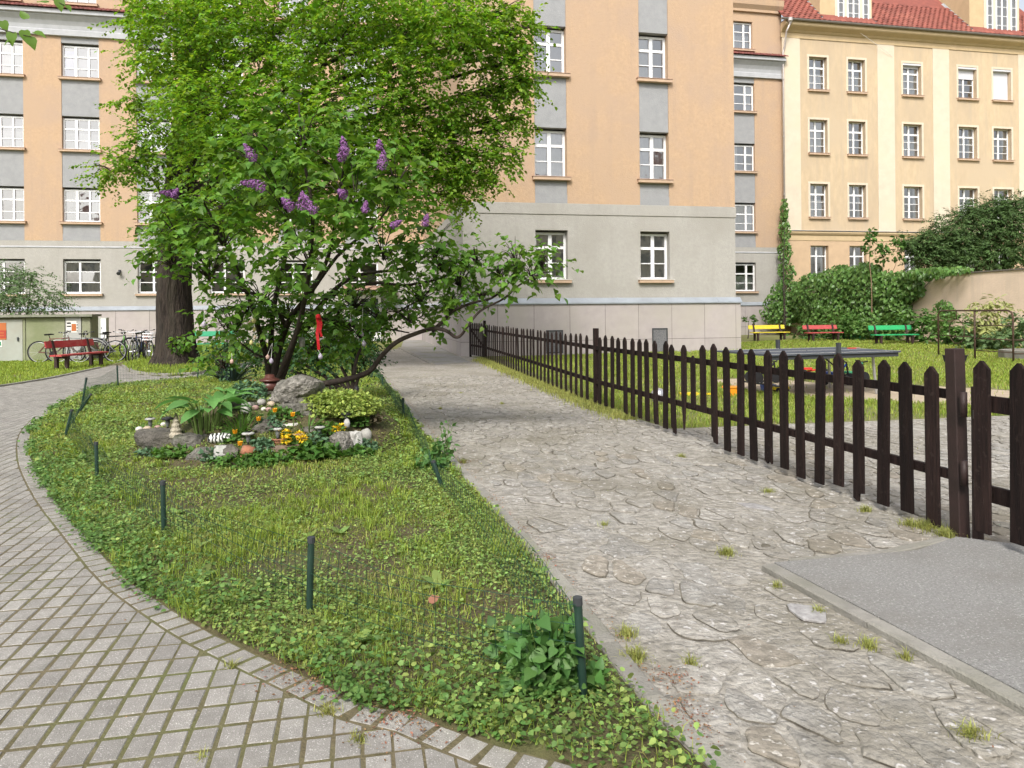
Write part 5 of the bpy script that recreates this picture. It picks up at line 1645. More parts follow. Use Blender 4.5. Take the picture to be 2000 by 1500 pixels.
def bush(name, label, c, r, n, size, m, seed, tmpl=LEAFR, cat='plant', group=None, stems=5, shell=.3, droop=.2, up=.7):
    rg = np.random.default_rng(seed)
    base = Vector((c[0], c[1], float(gz(c[0], c[1]))))
    t = thing(name, label, cat, tuple(base), 0, group)
    vf = cloud((0, 0, c[2] - base.z), r, n, size, rg, tmpl, shell, droop, up)
    V, F = vf
    V[:, 2] = np.maximum(V[:, 2], .005)
    leaf_obj('foliage', (V, F), m, t)
    b = MB()
    for i in range(stems):
        az = i * 2.4 + seed; rr = .6
        b.tube([(0, 0, 0), (math.cos(az) * r[0] * .3, math.sin(az) * r[1] * .3, (c[2] - base.z) * .6), (math.cos(az) * r[0] * rr, math.sin(az) * r[1] * rr, (c[2] - base.z) + r[2] * .3)], [.012, .008, .003], 4)
    b.build('stem', M_bark2, t)
    return t
M_bark2 = mat('twig_bark', (.055, .042, .035), (.085, .065, .05), 20, .9, .5, 60)
def bpx(px, py, r, lift=None):
    p = hit(px, py); return (p.x, p.y + r[1] * .5, p.z + (r[2] * .6 if lift is None else lift))
def bush_px(name, label, px, py, r, n, size, m, seed, **k): return bush(name, label, bpx(px, py, r), r, n, size, m, seed, **k)
bush_px('variegated_shrub', 'yellow green variegated shrub beside the largest boulder', 655, 822, (.46, .36, .20), 4200, .04, M_varieg, 3)
bush_px('leafy_plant', 'glossy green leafy plant at the front edge of the rock garden', 600, 903, (.26, .16, .11), 420, .075, M_leafg, 4)
bush_px('leafy_plant', 'green leafy plant below the upright stone', 645, 903, (.16, .12, .09), 220, .06, M_leafg, 5)
bush_px('silver_plant', 'silvery blue green herb beside the white rimmed lamp', 507, 893, (.13, .1, .10), 420, .04, M_leafb, 6)
bush_px('silver_plant', 'blue green herb left of the dark red pot', 480, 785, (.22, .16, .14), 700, .045, M_leafb, 7)
bush_px('flowering_plant', 'low yellow flowering plant near the terracotta pot', 558, 872, (.10, .08, .09), 260, .04, M_leafg, 8)
bush_px('succulent', 'grey green succulent at the foot of the white topped block', 705, 888, (.16, .12, .08), 300, .045, M_leafb, 9)
bush_px('dry_plant', 'pinkish dry heather at the end of the rock garden', 708, 832, (.2, .16, .13), 500, .045, mat('heather_leaf', (.24, .20, .12), rough=.7, island=.5, hue=.04), 10)
bush_px('leafy_plant', 'low green weeds in front of the terracotta pot', 470, 920, (.34, .14, .09), 500, .05, M_leafg, 12)
bush_px('leafy_plant', 'low green weeds in front of the big slab', 350, 900, (.3, .12, .07), 380, .05, M_leafg, 13)
for i, (px, py, r, n, lb) in enumerate(((455, 872, (.16, .10, .10), 260, 'dark low plant between the zebra ornament and the white rimmed lamp'), (520, 846, (.16, .10, .09), 260, 'green low plant under the pebble heap'), (640, 862, (.18, .12, .12), 320, 'bushy green plant behind the upright stone'),
        (575, 893, (.15, .10, .09), 240, 'green plant in front of the saucer of eggs'), (612, 880, (.14, .10, .10), 240, 'green plant left of the upright stone'), (690, 838, (.16, .12, .10), 260, 'low plant below the dark figurine'), (548, 822, (.2, .12, .08), 260, 'small leaved plant beside the pale flat slab'),
        (420, 905, (.2, .1, .08), 260, 'weeds below the brown cobble'), (520, 915, (.24, .1, .09), 300, 'weeds at the very front of the rock garden'), (690, 900, (.22, .1, .08), 260, 'weeds at the foot of the white topped block'), (300, 895, (.2, .08, .06), 200, 'weeds at the outer foot of the big slab'))):
    bush_px('low_plant', lb, px, py, r, n, .045, (M_leafg, M_leafb, M_leafg)[i % 3], 140 + i)
def flower(label, px, py, zh, m, stemh=None, kind='tulip', name='flower'):
    """(px, py): photo position of the bloom"""
    d0 = hit(px, py + 26).y - .02
    b = at(px, py, d0)
    g0 = float(gz(b.x, b.y))
    t = thing(name, label, 'flower', (b.x, b.y, g0))
    h = max(.05, b.z - g0)
    MB().tube([(0, .01, 0), (.004, .004, h * .5), (0, 0, h)], .0045, 5).build('stalk', M_stem, t)
    rg = np.random.default_rng(int(px))
    if kind == 'tulip':
        n = 7; az = np.arange(n) * 2 * np.pi / 3.5
        pos = np.zeros((n, 3)); pos[:, 2] = h - .015
        ax = np.stack([np.cos(az) * .45, np.sin(az) * .45, np.ones(n)], 1); nr = np.stack([-np.cos(az), -np.sin(az), .3 * np.ones(n)], 1)
        leaf_obj('petals', leaves(pos, ax, nr, .056 * np.ones(n), LEAFR, 1.1), m, t)
    else:
        n = 60; q = ell_points(rg, n, .6); pos = q * np.array([.04, .04, .026]) + np.array([0, 0, h])
        leaf_obj('petals', leaves(pos, q, np.array([0, 0, 1.0]) + q * .2, .028 * np.ones(n), LEAF2, 1.3), m, t)
fl = [(505, 820, 8.35, 'tulip', M_oflow, 'orange yellow tulip left of the pebble heap'), (537, 803, 8.35, 'tulip', M_oflow, 'orange yellow tulip in front of the pebble heap'), (572, 811, 8.35, 'tulip', M_oflow, 'orange yellow tulip in front of the largest boulder'),
      (459, 845, 7.75, 'tulip', M_oflow, 'orange tulip above the zebra ornament'), (469, 868, 7.75, 'tulip', M_oflow, 'drooping orange tulip beside the zebra ornament'),
      (559, 846, 8.0, 'pom', M_yflow, 'upper yellow flower head beside the terracotta pot'), (559, 859, 7.95, 'pom', M_yflow, 'lower yellow flower head beside the terracotta pot'),
      (584, 849, 8.0, 'pom', M_yflow, 'yellow flower head above the saucer of eggs'), (592, 857, 7.95, 'pom', M_yflow, 'yellow flower head right of the saucer of eggs'),
      (666, 834, 8.0, 'pom', M_yflow, 'yellow flower head behind the upright stone'), (656, 839, 8.0, 'pom', M_yflow, 'yellow flower head left of the upright stone')]
for px, py, d, kd, m, lb in fl: flower(lb, px, py, 0, m, d, kd)
# big leafy weed in the corner of the wire fence, small one on the far side of the bed
def weed(label, px, py, r, n, size, seed, m=M_leafg):
    p = hit(px, py); base = Vector((p.x, p.y + r[1] * .4, p.z)); rg = np.random.default_rng(seed)
    t = thing('leafy_weed', label, 'weed', tuple(base))
    parts = []; b = MB()
    for k in range(11):                       # separate leaning shoots
        az = k * 2.4 + seed; rr = rg.uniform(.15, 1)
        tip = Vector((math.cos(az) * r[0] * rr, math.sin(az) * r[1] * rr, r[2] * rg.uniform(.7, 2.0) * (1.15 - .5 * rr)))
        b.tube([(0, 0, 0), tuple(tip * .5 + Vector((0, 0, .03))), tuple(tip)], [.005, .004, .002], 4)
        m_ = n // 11; tt = rg.uniform(.15, 1, m_)
        pos = np.array(tip)[None] * tt[:, None] + rg.normal(scale=r[0] * .16, size=(m_, 3)); pos[:, 2] = np.maximum(pos[:, 2], .01)
        ax = rg.normal(size=(m_, 3)) + np.array([math.cos(az), math.sin(az), -.2]); nr = np.array([0, -.25, 1.0]) + rg.normal(scale=.45, size=(m_, 3))
        parts.append(leaves(pos, ax, nr, size * rg.uniform(.4, 1.25, m_), LEAFH))
    leaf_obj('foliage', join_vf(parts), m, t); b.build('stem', M_stem, t)
    return t
M_weed = mat('nettle_leaf', (.085, .19, .045), rough=.5, island=.3, hue=.012, trans=.28, spec=.4)
weed('dense broad leaved weed at the corner post of the wire fence', 1060, 1372, (.24, .20, .17), 900, .060, 31, M_weed)
weed('broad leaved weed growing through the collapsed wire fence', 845, 925, (.16, .16, .18), 240, .062, 32, M_weed)
weed('tall weed sprout beside the stone path edge', 870, 915, (.10, .10, .30), 90, .06, 33, M_weed)
# ------------------------------------------------------------------ trees
M_bark = mat('old_bark', (.058, .044, .036), (.018, .014, .012), 3.2, .95, 1.0, 4.0, c3=(.07, .062, .045), scale3=.5, stretch=(5, 5, .9), bdist=.10)
M_linden = mat('linden_leaf', (.175, .305, .040), rough=.5, island=.5, hue=.024, trans=.50, spec=.35)
M_lilac = mat('lilac_leaf', (.125, .245, .038), rough=.45, island=.4, hue=.016, trans=.40, spec=.4)
M_dark_br = mat('dark_branch_bark', (.045, .034, .030), (.07, .055, .045), 14, .9, .6, 40)

def curve_pts(pts, n=5):
    """Catmull-Rom through points"""
    P = [Vector(p) for p in pts]
    P = [P[0] * 2 - P[1]] + P + [P[-1] * 2 - P[-2]]
    out = []
    for i in range(1, len(P) - 2):
        for k in range(n):
            t = k / n
            a, b, c, d = P[i - 1], P[i], P[i + 1], P[i + 2]
            out.append(.5 * ((2 * b) + (c - a) * t + (2 * a - 5 * b + 4 * c - d) * t * t + (3 * b - a - 3 * c + d) * t ** 3))
    out.append(P[-2])
    return out
def limb(b, pts, r0, r1, seg=7, n=4, wob=.0, seed=0):
    c = curve_pts(pts, n)
    m = len(c)
    c = [p + Vector((noise.noise(p * 1.7 + Vector((seed, 0, 0))), noise.noise(p * 1.7 + Vector((0, seed, 5))), noise.noise(p * 1.7 + Vector((5, 0, seed))))) * wob for p in c]
    b.tube(c, [r0 + (r1 - r0) * (i / (m - 1)) ** .8 for i in range(m)], seg)
    return c

# --- the big tree
tb = Vector((*flat(345, 716), 0))
linden = thing('linden_tree', 'big leafy tree with thick dark trunk beside the bicycles', 'tree', tuple(tb))
D0 = tb.y
tp = [(tb.x, tb.y, -.1), at(344, 690, D0), at(342, 640, D0), at(341, 560, D0), at(345, 470, D0), at(352, 380, D0), at(362, 290, D0), at(372, 200, D0), at(380, 110, D0), at(386, 20, D0), at(392, -80, D0), at(400, -200, D0), at(410, -330, D0 - .3)]
tr = [.74, .56, .48, .45, .44, .42, .40, .37, .34, .31, .27, .2, .12]
cp = curve_pts(tp, 12); rr = np.interp(np.linspace(0, len(tp) - 1, len(cp)), np.arange(len(tp)), tr)
b = MB(); SEG = 64
for i, (p, r) in enumerate(zip(cp, rr)):
    for k in range(SEG):
        a = 2 * math.pi * k / SEG
        q = Vector((math.cos(a), math.sin(a), 0))
        ridge = 1 - abs(noise.noise(Vector((math.cos(a) * 5.5, math.sin(a) * 5.5, p.z * .6)))) * 2.4
        butt = max(0, 1 - p.z / .7) * .22 * math.sin(a * 5 + 1)
        b.v.append(tuple(p + q * r * (1 + .075 * ridge + butt * .6 + .05 * noise.noise(Vector((math.cos(a) * 7, math.sin(a) * 7, p.z * 1.6))))))
for i in range(len(cp) - 1):
    for k in range(SEG): b.f.append((i * SEG + k, i * SEG + (k + 1) % SEG, (i + 1) * SEG + (k + 1) % SEG, (i + 1) * SEG + k))
wattach(b.build('trunk', M_bark, None, True), linden)
clumps = [(400, 40, 19, 1.9), (550, 60, 18, 2.1), (700, 60, 17.5, 2.1), (840, 60, 17.5, 1.8), (925, 30, 18, 1.0), (955, 110, 18, .72), (965, 185, 18, .62), (920, 225, 18, .95), (1030, 58, 18, .26), (1034, 165, 18, .3), (1012, 232, 18, .32), (950, 345, 18, .32), (900, 385, 18.2, .36), (975, 255, 18, .36), (1000, 20, 18, .3), (1020, 120, 18, .24), (800, 190, 17.5, 1.7), (650, 200, 17, 1.9),
          (500, 180, 17.5, 1.9), (370, 160, 19.3, 1.4), (305, 110, 19.8, .85), (300, 30, 19.8, .9), (320, 265, 19.6, 1.0), (262, 315, 19.8, .75), (425, 290, 18.2, 1.5), (560, 320, 18, 1.7), (700, 320, 17.6, 1.5), (830, 300, 17.8, 1.2),
          (925, 300, 18, .7), (870, 350, 18.2, .7), (785, 385, 18.6, .9), (335, 400, 19.6, .8), (315, 460, 19.8, .5), (1010, 75, 18, .42), (1005, 165, 18, .5), (990, 300, 18, .4), (205, 335, 19.9, .36), (262, 205, 19.9, .4), (640, 420, 18.8, 1.0), (480, 400, 18.8, 1.0),
          (450, -110, 19, 2.4), (650, -110, 17.5, 2.5), (850, -80, 17.5, 1.1), (550, -270, 19, 2.4), (300, -90, 19.5, 1.5)]
rg = np.random.default_rng(101)
parts = []; br = MB()
trunk_nodes = [(p, r) for p, r in zip(cp, rr)]
for i, (px, py, d, r) in enumerate(clumps):
    c = at(px, py, d)
    vis = py > -60
    ntw = int((105 if vis else 60) * r ** 2.1) + 12
    rad = np.array([r, r * .95, r * .72])
    for k in range(5):      # several lumps inside each clump leave gaps between them
        c2 = np.array(c) + ell_points(rg, 1, .3)[0] * rad * .72
        parts.append(sprays(c2, rad * .52, ntw // 5 + 3, 12, .10, rg, LEAF2 if not vis else LEAFR, .60, .2, .22))
    # limb from the trunk to the clump and a few twigs inside it
    zt = max(3.2, c.z - abs(c.x - tb.x) * .30 - .6)
    tn = min(trunk_nodes, key=lambda t: abs(t[0].z - zt))
    s0_ = tn[0]
    mid = s0_.lerp(c, .5) + Vector((0, 0, .35 + .08 * (c - s0_).length))
    L = (c - s0_).length
    limb(br, [s0_, s0_.lerp(mid, .5) + Vector((0, 0, .1)), mid, c], min(.16, .035 + .017 * L), .018, 7, 4, .10, i)
    for k in range(6):
        q = c + Vector(tuple(ell_points(rg, 1, .8)[0] * rad))
        limb(br, [mid.lerp(c, .6 + .06 * k), c.lerp(q, .5) + Vector((0, 0, .1)), q], .018, .005, 4, 2, .06, i + k)
wattach(leaf_obj('crown', join_vf(parts), M_linden), linden)
wattach(br.build('limbs', M_dark_br, None, True), linden)
sp_c = at(350, 672, D0 - .55)
o = leaf_obj('trunk_sprout', cloud(tuple(sp_c), (.33, .2, .24), 90, .13, rg, LEAFR, .2), M_lilac); wattach(o, linden)

# --- the lilac
lb = hit(535, 760); lb = Vector((at(535, 745, 9.7).x, 9.7, .42))
lilac = thing('lilac', 'old lilac with dark crooked stems and purple blossoms behind the rock garden', 'shrub', tuple(lb))
b = MB()
def L3(lst): return [at(*q) for q in lst]
stems = [([(535, 752, 9.7), (540, 700, 9.7), (560, 640, 9.6), (600, 580, 9.4), (640, 500, 9.0), (660, 400, 8.5), (672, 300, 8.2)], .060, .010),
         ([(545, 752, 9.7), (566, 690, 9.7), (592, 640, 9.6), (640, 580, 9.4), (700, 540, 9.2), (790, 520, 9.0), (860, 480, 8.8)], .055, .010),
         ([(525, 752, 9.7), (522, 700, 9.7), (500, 620, 9.5), (470, 540, 9.2), (430, 450, 8.9), (390, 380, 8.7)], .055, .010),
         ([(535, 752, 9.8), (528, 660, 9.8), (545, 560, 9.6), (560, 450, 9.0), (545, 330, 8.5), (500, 260, 8.3)], .050, .010),
         ([(540, 752, 9.6), (575, 660, 9.2), (600, 560, 8.8), (610, 430, 8.2), (590, 280, 8.1), (585, 200, 8.1)], .045, .008),
         ([(615, 752, 9.5), (650, 745, 9.4), (690, 737, 9.3), (724, 722, 9.2), (745, 695, 9.1), (775, 668, 9.0), (810, 652, 9.0), (842, 644, 8.9), (870, 648, 8.8), (890, 661, 8.8), (902, 655, 8.8), (914, 638, 8.7), (938, 608, 8.7), (985, 585, 8.6), (1015, 558, 8.5), (1052, 535, 8.4)], .044, .008),
         ([(842, 644, 8.9), (862, 626, 8.9), (884, 606, 8.8), (925, 592, 8.8), (962, 584, 8.7), (996, 550, 8.6), (1010, 510, 8.5), (1012, 480, 8.5)], .028, .006),
         ([(592, 640, 9.6), (640, 622, 9.5), (700, 640, 9.4), (760, 642, 9.3), (800, 648, 9.2)], .026, .008),
         ([(640, 580, 9.4), (720, 555, 9.2), (800, 556, 9.0), (870, 540, 8.8), (925, 495, 8.7)], .030, .006),
         ([(560, 640, 9.6), (520, 580, 9.4), (440, 560, 9.1), (400, 520, 8.9), (360, 440, 8.7)], .030, .006),
         ([(600, 580, 9.4), (660, 500, 9.0), (740, 430, 8.6), (790, 350, 8.3)], .030, .006),
         ([(690, 737, 9.3), (700, 690, 9.4), (740, 640, 9.4), (790, 600, 9.3), (850, 570, 9.2)], .026, .006),
         ([(600, 690, 9.6), (620, 660, 9.6), (640, 615, 9.5), (690, 580, 9.4)], .022, .006),
         ([(540, 700, 9.7), (500, 690, 9.6), (440, 640, 9.4), (420, 600, 9.2)], .020, .005)]
for i, (pts, r0, r1) in enumerate(stems): limb(b, L3(pts), r0, r1, 8, 4, .03, i * 3.1)
lcl = [(430, 420, 8.6, 95, 95), (545, 340, 8.2, 110, 100), (690, 350, 8.0, 105, 100), (600, 470, 8.2, 140, 80), (745, 460, 8.3, 100, 75), (850, 465, 8.7, 60, 55), (400, 510, 8.8, 75, 55), (510, 560, 9.1, 105, 55), (690, 570, 9.2, 110, 50), (820, 560, 9.2, 75, 45),
       (455, 620, 9.3, 60, 45), (590, 625, 9.7, 100, 40), (588, 245, 8.1, 65, 60), (1008, 500, 8.5, 36, 40), (1042, 532, 8.4, 34, 26), (975, 530, 8.6, 26, 22), (895, 535, 8.8, 36, 40), (770, 330, 8.0, 60, 55), (345, 440, 8.7, 45, 60), (490, 270, 8.3, 40, 45), (700, 640, 9.4, 70, 30), (800, 610, 9.2, 55, 28),
       (930, 500, 8.7, 18, 20), (940, 570, 8.7, 22, 14), (1060, 500, 8.4, 14, 26), (430, 700, 9.3, 26, 30), (480, 590, 9.3, 70, 40), (560, 600, 9.6, 70, 40), (650, 610, 9.5, 75, 40), (630, 670, 10.0, 60, 30), (740, 600, 9.3, 60, 35), (880, 590, 9.0, 40, 25), (860, 500, 8.8, 60, 40), (330, 500, 8.9, 45, 35)]
parts = []; rg = np.random.default_rng(55)
for i, (px, py, d, rx, ry) in enumerate(lcl):
    c = at(px, py, d); k_ = d / FOC
    r3 = np.array([rx * k_, max(.25, rx * k_ * .95), ry * k_])
    n_tw = int((135 if py < 470 else 118 if py < 545 else 115) * (r3[0] * r3[2]) ** .8 * (1.0 if rx > 40 else 1.25)) + 6
    parts.append(sprays(np.array(c), r3, n_tw, 8, .098 if py < 500 else .082, rg, LEAFH, .34, .30, .12))
    for k in range(9 if py < 500 else 20):
        q = c + Vector(tuple(ell_points(rg, 1, .7)[0] * r3 * 1.05))
        limb(b, [c + Vector((0, .1, -r3[2] * .6)), c.lerp(q, .5), q], .009, .003, 4, 2, .05, i + k)
wattach(b.build('stems', M_dark_br, None, True), lilac)
wattach(leaf_obj('crown', join_vf(parts), M_lilac), lilac)
M_blos = mat('lilac_blossom', (.27, .115, .30), rough=.7, island=.5, hue=.035)
def panicle(px, py, d, L, W, tilt):
    d = d - .55; c = at(px, py, d); L *= 1.05; W *= 1.2
    n = 300; rg_ = np.random.default_rng(int(px * 7 + py))
    t = rg_.uniform(0, 1, n); az = rg_.uniform(0, 2 * np.pi, n)
    r = W * .5 * np.minimum((1 - t) ** .55, (t + .12) * 3.2) * np.sqrt(rg_.uniform(.45, 1, n)) * (1 + .25 * np.sin(t * 19 + az * 2)) + .003
    loc = np.stack([np.cos(az) * r, np.sin(az) * r, (t - .5) * L], 1)
    R_ = np.array(RY(tilt) @ RX(pr_.uniform(-.3, .3)))
    pos = loc @ R_.T + np.array(c)
    nr = np.stack([np.cos(az), np.sin(az), .4 * np.ones(n)], 1) @ R_.T
    ax = np.cross(nr, rg_.normal(size=(n, 3)))
    P_, A_, N2 = np.repeat(pos, 2, 0), np.concatenate([ax[:, None], np.cross(nr, ax)[:, None]], 1).reshape(-1, 3), np.repeat(nr, 2, 0)
    o = leaf_obj('blossom', leaves(P_ - norm(A_) * .009, A_, N2, .019 * np.ones(2 * n), LEAF2, .9), M_blos)
    wattach(o, lilac)
for px, py, d, L, W, tl in ((487, 297, 7.9, .19, .10, -.55), (672, 285, 7.7, .19, .10, -.2), (668, 300, 7.75, .15, .09, .1), (747, 312, 7.7, .19, .10, .1), (741, 283, 7.7, .10, .07, .0), (483, 358, 7.8, .15, .08, -1.4), (503, 361, 7.75, .15, .11, -1.1),
                            (561, 397, 7.5, .15, .10, -.8), (590, 392, 7.5, .17, .10, .1), (605, 399, 7.48, .19, .10, -.5), (668, 377, 7.6, .10, .09, -.9), (714, 404, 7.6, .11, .07, .2), (774, 437, 8.0, .12, .07, 1.1), (832, 430, 8.4, .13, .08, .3),
                            (325, 377, 8.3, .16, .07, -1.4), (342, 377, 8.3, .11, .09, .6)):
    panicle(px, py, d, L, W, tl)

# --- decorations hung in the lilac
def egg(label, px, py, d, m, string_to, sm=None, r=.028, name='hanging_egg'):
    c = at(px, py, d); top = at(*string_to, d)
    t = thing(name, label, 'egg', tuple(c), 0, 'painted eggs hung in the lilac')
    MB().lathe([(.004, -r * 1.35), (r * .75, -r * .85), (r, -r * .1), (r * .8, r * .6), (.004, r * 1.3)], (0, 0, 0), 12).build('shell', m, t, True)
    MB().tube([(0, 0, r * 1.2), tuple(top - c)], .0028, 4).build('string', sm or M_paper, t)
M_eggl = mat('egg_lavender', (.55, .50, .60), (.42, .36, .5), 60, .5); M_eggy = mat('egg_pale_yellow', (.68, .60, .28), (.5, .46, .2), 60, .5); M_eggp = mat('egg_pink', (.62, .42, .36), (.5, .34, .3), 60, .5)
egg('pinkish egg at the top of the yellow ribbon', 488, 632, 8.9, M_eggp, (495, 612)); egg('yellow egg hanging beside the pinkish one', 496, 626, 8.85, M_eggy, (490, 608)); egg('small yellow egg below the ribbon', 497, 643, 8.85, M_eggy, (497, 630), r=.022)
egg('lowest pale yellow egg of the ribbon string', 491, 669, 8.85, M_eggy, (498, 655), r=.024); egg('round cream egg above the lowest yellow egg', 498, 658, 8.85, M_peb[1], (498, 645), r=.02)
egg('lavender egg hanging below the red ribbon', 626, 696, 8.6, M_eggl, (621, 683)); egg('white egg hanging in front of the lilac stem', 530, 705, 9.0, M_eggl, (532, 670)); egg('pale egg behind the white hanging egg', 523, 697, 9.05, M_eggp, (531, 672), r=.025)
egg('pink egg over the dark spiky plant', 453, 706, 8.9, M_eggp, (453, 690), r=.024); egg('grey lavender egg near the big trunk', 399, 633, 9.0, M_eggl, (399, 600), r=.03)
egg('upper lavender egg on the white ribbon', 707, 652, 8.9, M_eggl, (709, 600), r=.024); egg('lower white egg on the white ribbon', 711, 671, 8.9, M_eggl, (709, 655)); egg('small white egg high in the foliage', 685, 626, 9.0, M_eggl, (685, 610), r=.02)
rb = at(620, 621, 8.6)
t = thing('red_ribbon', 'red ribbon tied to a lilac branch', 'ribbon', tuple(rb))
M_rib = mat('red_ribbon_cloth', (.62, .02, .03), rough=.5)
def strip(pts, w):
    b = MB(); vs = []
    for i, p in enumerate(pts):
        a = .5 * math.sin(i * 1.1)
        vs += [(p[0] - w / 2, p[1] - a * .01, p[2]), (p[0] + w / 2, p[1] + a * .01, p[2])]
    return b.add(vs, [(2 * i, 2 * i + 1, 2 * i + 3, 2 * i + 2) for i in range(len(pts) - 1)])
strip([(.0, 0, 0), (.01, .01, -.08), (-.005, 0, -.17), (.008, -.01, -.27), (.012, 0, -.37)], .034).build('tail', M_rib, t)
strip([(.03, .01, .0), (.04, .015, -.07), (.03, .0, -.15), (.045, .01, -.22)], .028).build('tail', M_rib, t)
MB().lathe([(.01, -.03), (.03, -.01), (.03, .02), (.01, .035)], (.01, 0, .01), 10).build('knot', M_rib, t)
wc_ = at(590, 668, 9.3)
t = thing('white_cup', 'white cup hanging on a lilac stem', 'cup', tuple(wc_)); MB().lathe([(.035, -.06), (.04, .06), (.036, .06), (.03, -.05)], (0, 0, 0), 14).build('body', M_capw, t, True); MB().tube([(0, 0, .06), (.05, .05, .3)], .003, 4).build('string', M_paper, t)

# --- other shrubs and trees
def leafy(name, label, cat, specs, n_per, size, m, seed, tmpl=LEAF2, length=.4, base=None, stemr=.05, group=None, per=10, droop=.15):
    """shrub or tree from (px, py, d, rx, ry) clumps"""
    rg = np.random.default_rng(seed)
    pts = [at(*s_[:3]) for s_ in specs]
    base = base or Vector((pts[0].x, pts[0].y, 0))
    t = thing(name, label, cat, tuple(base), 0, group)
    parts = []; b = MB()
    for (px, py, d, rx, ry), c in zip(specs, pts):
        k_ = d / FOC; r3 = np.array([rx * k_, rx * k_ * .8, ry * k_])
        parts.append(sprays(np.array(c), r3, int(n_per * (r3[0] * r3[2]) ** .85) + 5, per, size, rg, tmpl, length, .3, droop))
        limb(b, [base, base.lerp(c, .5) + Vector((0, 0, .1)), c], stemr, stemr * .2, 6, 3, .08, seed)
    V, F = join_vf(parts); V[:, 2] = np.maximum(V[:, 2], .01)
    wattach(leaf_obj('crown', (V, F), m), t); wattach(b.build('trunk', M_dark_br, None, True), t)
    return t
M_ivy = mat('ivy_leaf', (.105, .205, .048), rough=.4, island=.4, hue=.014, trans=.2, spec=.45)
M_yew = mat('yew_needles', (.075, .135, .04), rough=.55, island=.4, hue=.012, trans=.15)
M_shr = mat('grey_green_shrub_leaf', (.13, .21, .085), rough=.6, island=.35, hue=.014, trans=.25)
M_shr2 = mat('mid_green_shrub_leaf', (.085, .18, .04), rough=.55, island=.35, hue=.014, trans=.3)
M_bam = mat('pale_bamboo_leaf', (.34, .37, .14), rough=.6, island=.35, hue=.015, trans=.3)
M_fine = mat('fine_dark_foliage', (.045, .105, .035), rough=.6, island=.4, hue=.012, trans=.2)
leafy('shrub', 'grey green shrub behind the utility shed', 'shrub', [(40, 570, 27.5, 75, 45), (5, 560, 27.5, 50, 50), (90, 590, 27.5, 35, 20), (65, 540, 27.5, 8, 22)], 230, .10, M_shr, 61, LEAF2, .45)
leafy('feathery_shrub', 'fine dark feathery shrub behind the lilac stems', 'shrub', [(690, 640, 12.5, 55, 70), (640, 670, 12.5, 60, 50), (720, 690, 12.5, 25, 35), (590, 680, 12.8, 60, 45), (520, 670, 13, 60, 45), (460, 680, 13, 45, 35)], 400, .075, M_fine, 62, LEAF2, .3)
leafy('yew_tree', 'dark spreading yew rising behind the courtyard wall', 'tree', [(1900, 450, 37, 80, 45), (1850, 480, 37, 60, 40), (1950, 430, 37, 70, 40), (1820, 475, 37, 45, 22), (1790, 470, 37, 30, 10), (1980, 480, 37, 60, 50), (1900, 500, 37, 90, 28), (1830, 505, 37, 55, 20), (1930, 405, 37, 45, 18), (1985, 400, 37, 30, 20)],
      300, .15, M_yew, 63, LEAFL, .6, base=Vector((24.0, 37.2, 0)), stemr=.18, per=14, droop=.05)
# ivy on the wall corner and along the wall (things on the wall, rooted at its foot)
WDIR = -Vv.xy
wall0 = Vector((OX, OY)) + U.xy * (fx(1541))
def wallpt(s, z, off): return Vector((wall0.x + WDIR.x * s - U.x * off, wall0.y + WDIR.y * s - U.y * off, z))
def wall_at_px(px, off=.15):
    a, _ = ray(px, 600)
    p0 = wallpt(0, 0, off)
    return (a * p0.y - p0.x) / (WDIR.x - a * WDIR.y)
def ivy(name, label, clumps_, n_per, size, seed, base):
    rg = np.random.default_rng(seed)
    t = thing(name, label, 'ivy', tuple(base))
    parts = []; b = MB()
    for (c, r3) in clumps_:
        n = int(n_per * max(r3[0], r3[1]) * r3[2] * 4) + 20
        q = ell_points(rg, n, .55); pos = np.array(c) + q * np.array(r3)
        ax = rg.normal(scale=.4, size=(n, 3)); ax[:, 2] -= .9; ax[:, 0] -= .2
        nr = q * .4 + np.array([-.75, -.5, .55]) + rg.normal(scale=.35, size=(n, 3))
        parts.append(leaves(pos, ax, nr, size * rg.uniform(.6, 1.3, n), LEAFR))
        limb(b, [base, base.lerp(Vector(c), .6), Vector(c)], .03, .008, 5, 3, .1, seed)
    V, F = join_vf(parts); V[:, 2] = np.maximum(V[:, 2], .02)
    wattach(leaf_obj('foliage', (V, F), M_ivy), t); wattach(b.build('stem', M_dark_br, None, True), t)
def ivc(px, py, w, h, off=.35, thick=.35):
    s_ = wall_at_px(px, off); p0 = wallpt(s_, 0, off)
    _, b_ = ray(px, py); z = CAM_H - b_ * p0.y; k_ = p0.y / FOC
    return ((p0.x, p0.y, z), (max(thick, w * k_), w * k_ * 2.0, h * k_))
ivy('ivy', 'broad mass of dark ivy draped over the courtyard wall', [ivc(1590, 575, 35, 45), ivc(1640, 560, 35, 45), ivc(1690, 560, 35, 50), ivc(1735, 570, 30, 45), ivc(1620, 610, 45, 45), ivc(1690, 620, 40, 45), ivc(1745, 600, 25, 35), ivc(1770, 560, 25, 30), ivc(1660, 535, 25, 15), ivc(1800, 535, 35, 12), ivc(1840, 528, 40, 8), ivc(1715, 650, 25, 35), ivc(1570, 600, 25, 30), ivc(1705, 525, 14, 10)],
    240, .17, 71, wallpt(8, 0, .2))
cor = [at(1532, 410, 44.6), at(1533, 450, 44.6), at(1533, 490, 44.5), at(1536, 530, 44.4), at(1540, 570, 44.2), at(1532, 590, 44.0), at(1528, 610, 43.8)]
ivy('climbing_vine', 'narrow green vine climbing the corner between the two houses', [(tuple(c), (.25 + .10 * i + (.5 if i > 3 else 0), .3, .75)) for i, c in enumerate(cor)], 150, .17, 72, Vector((*flat(1530, 655), 0)))
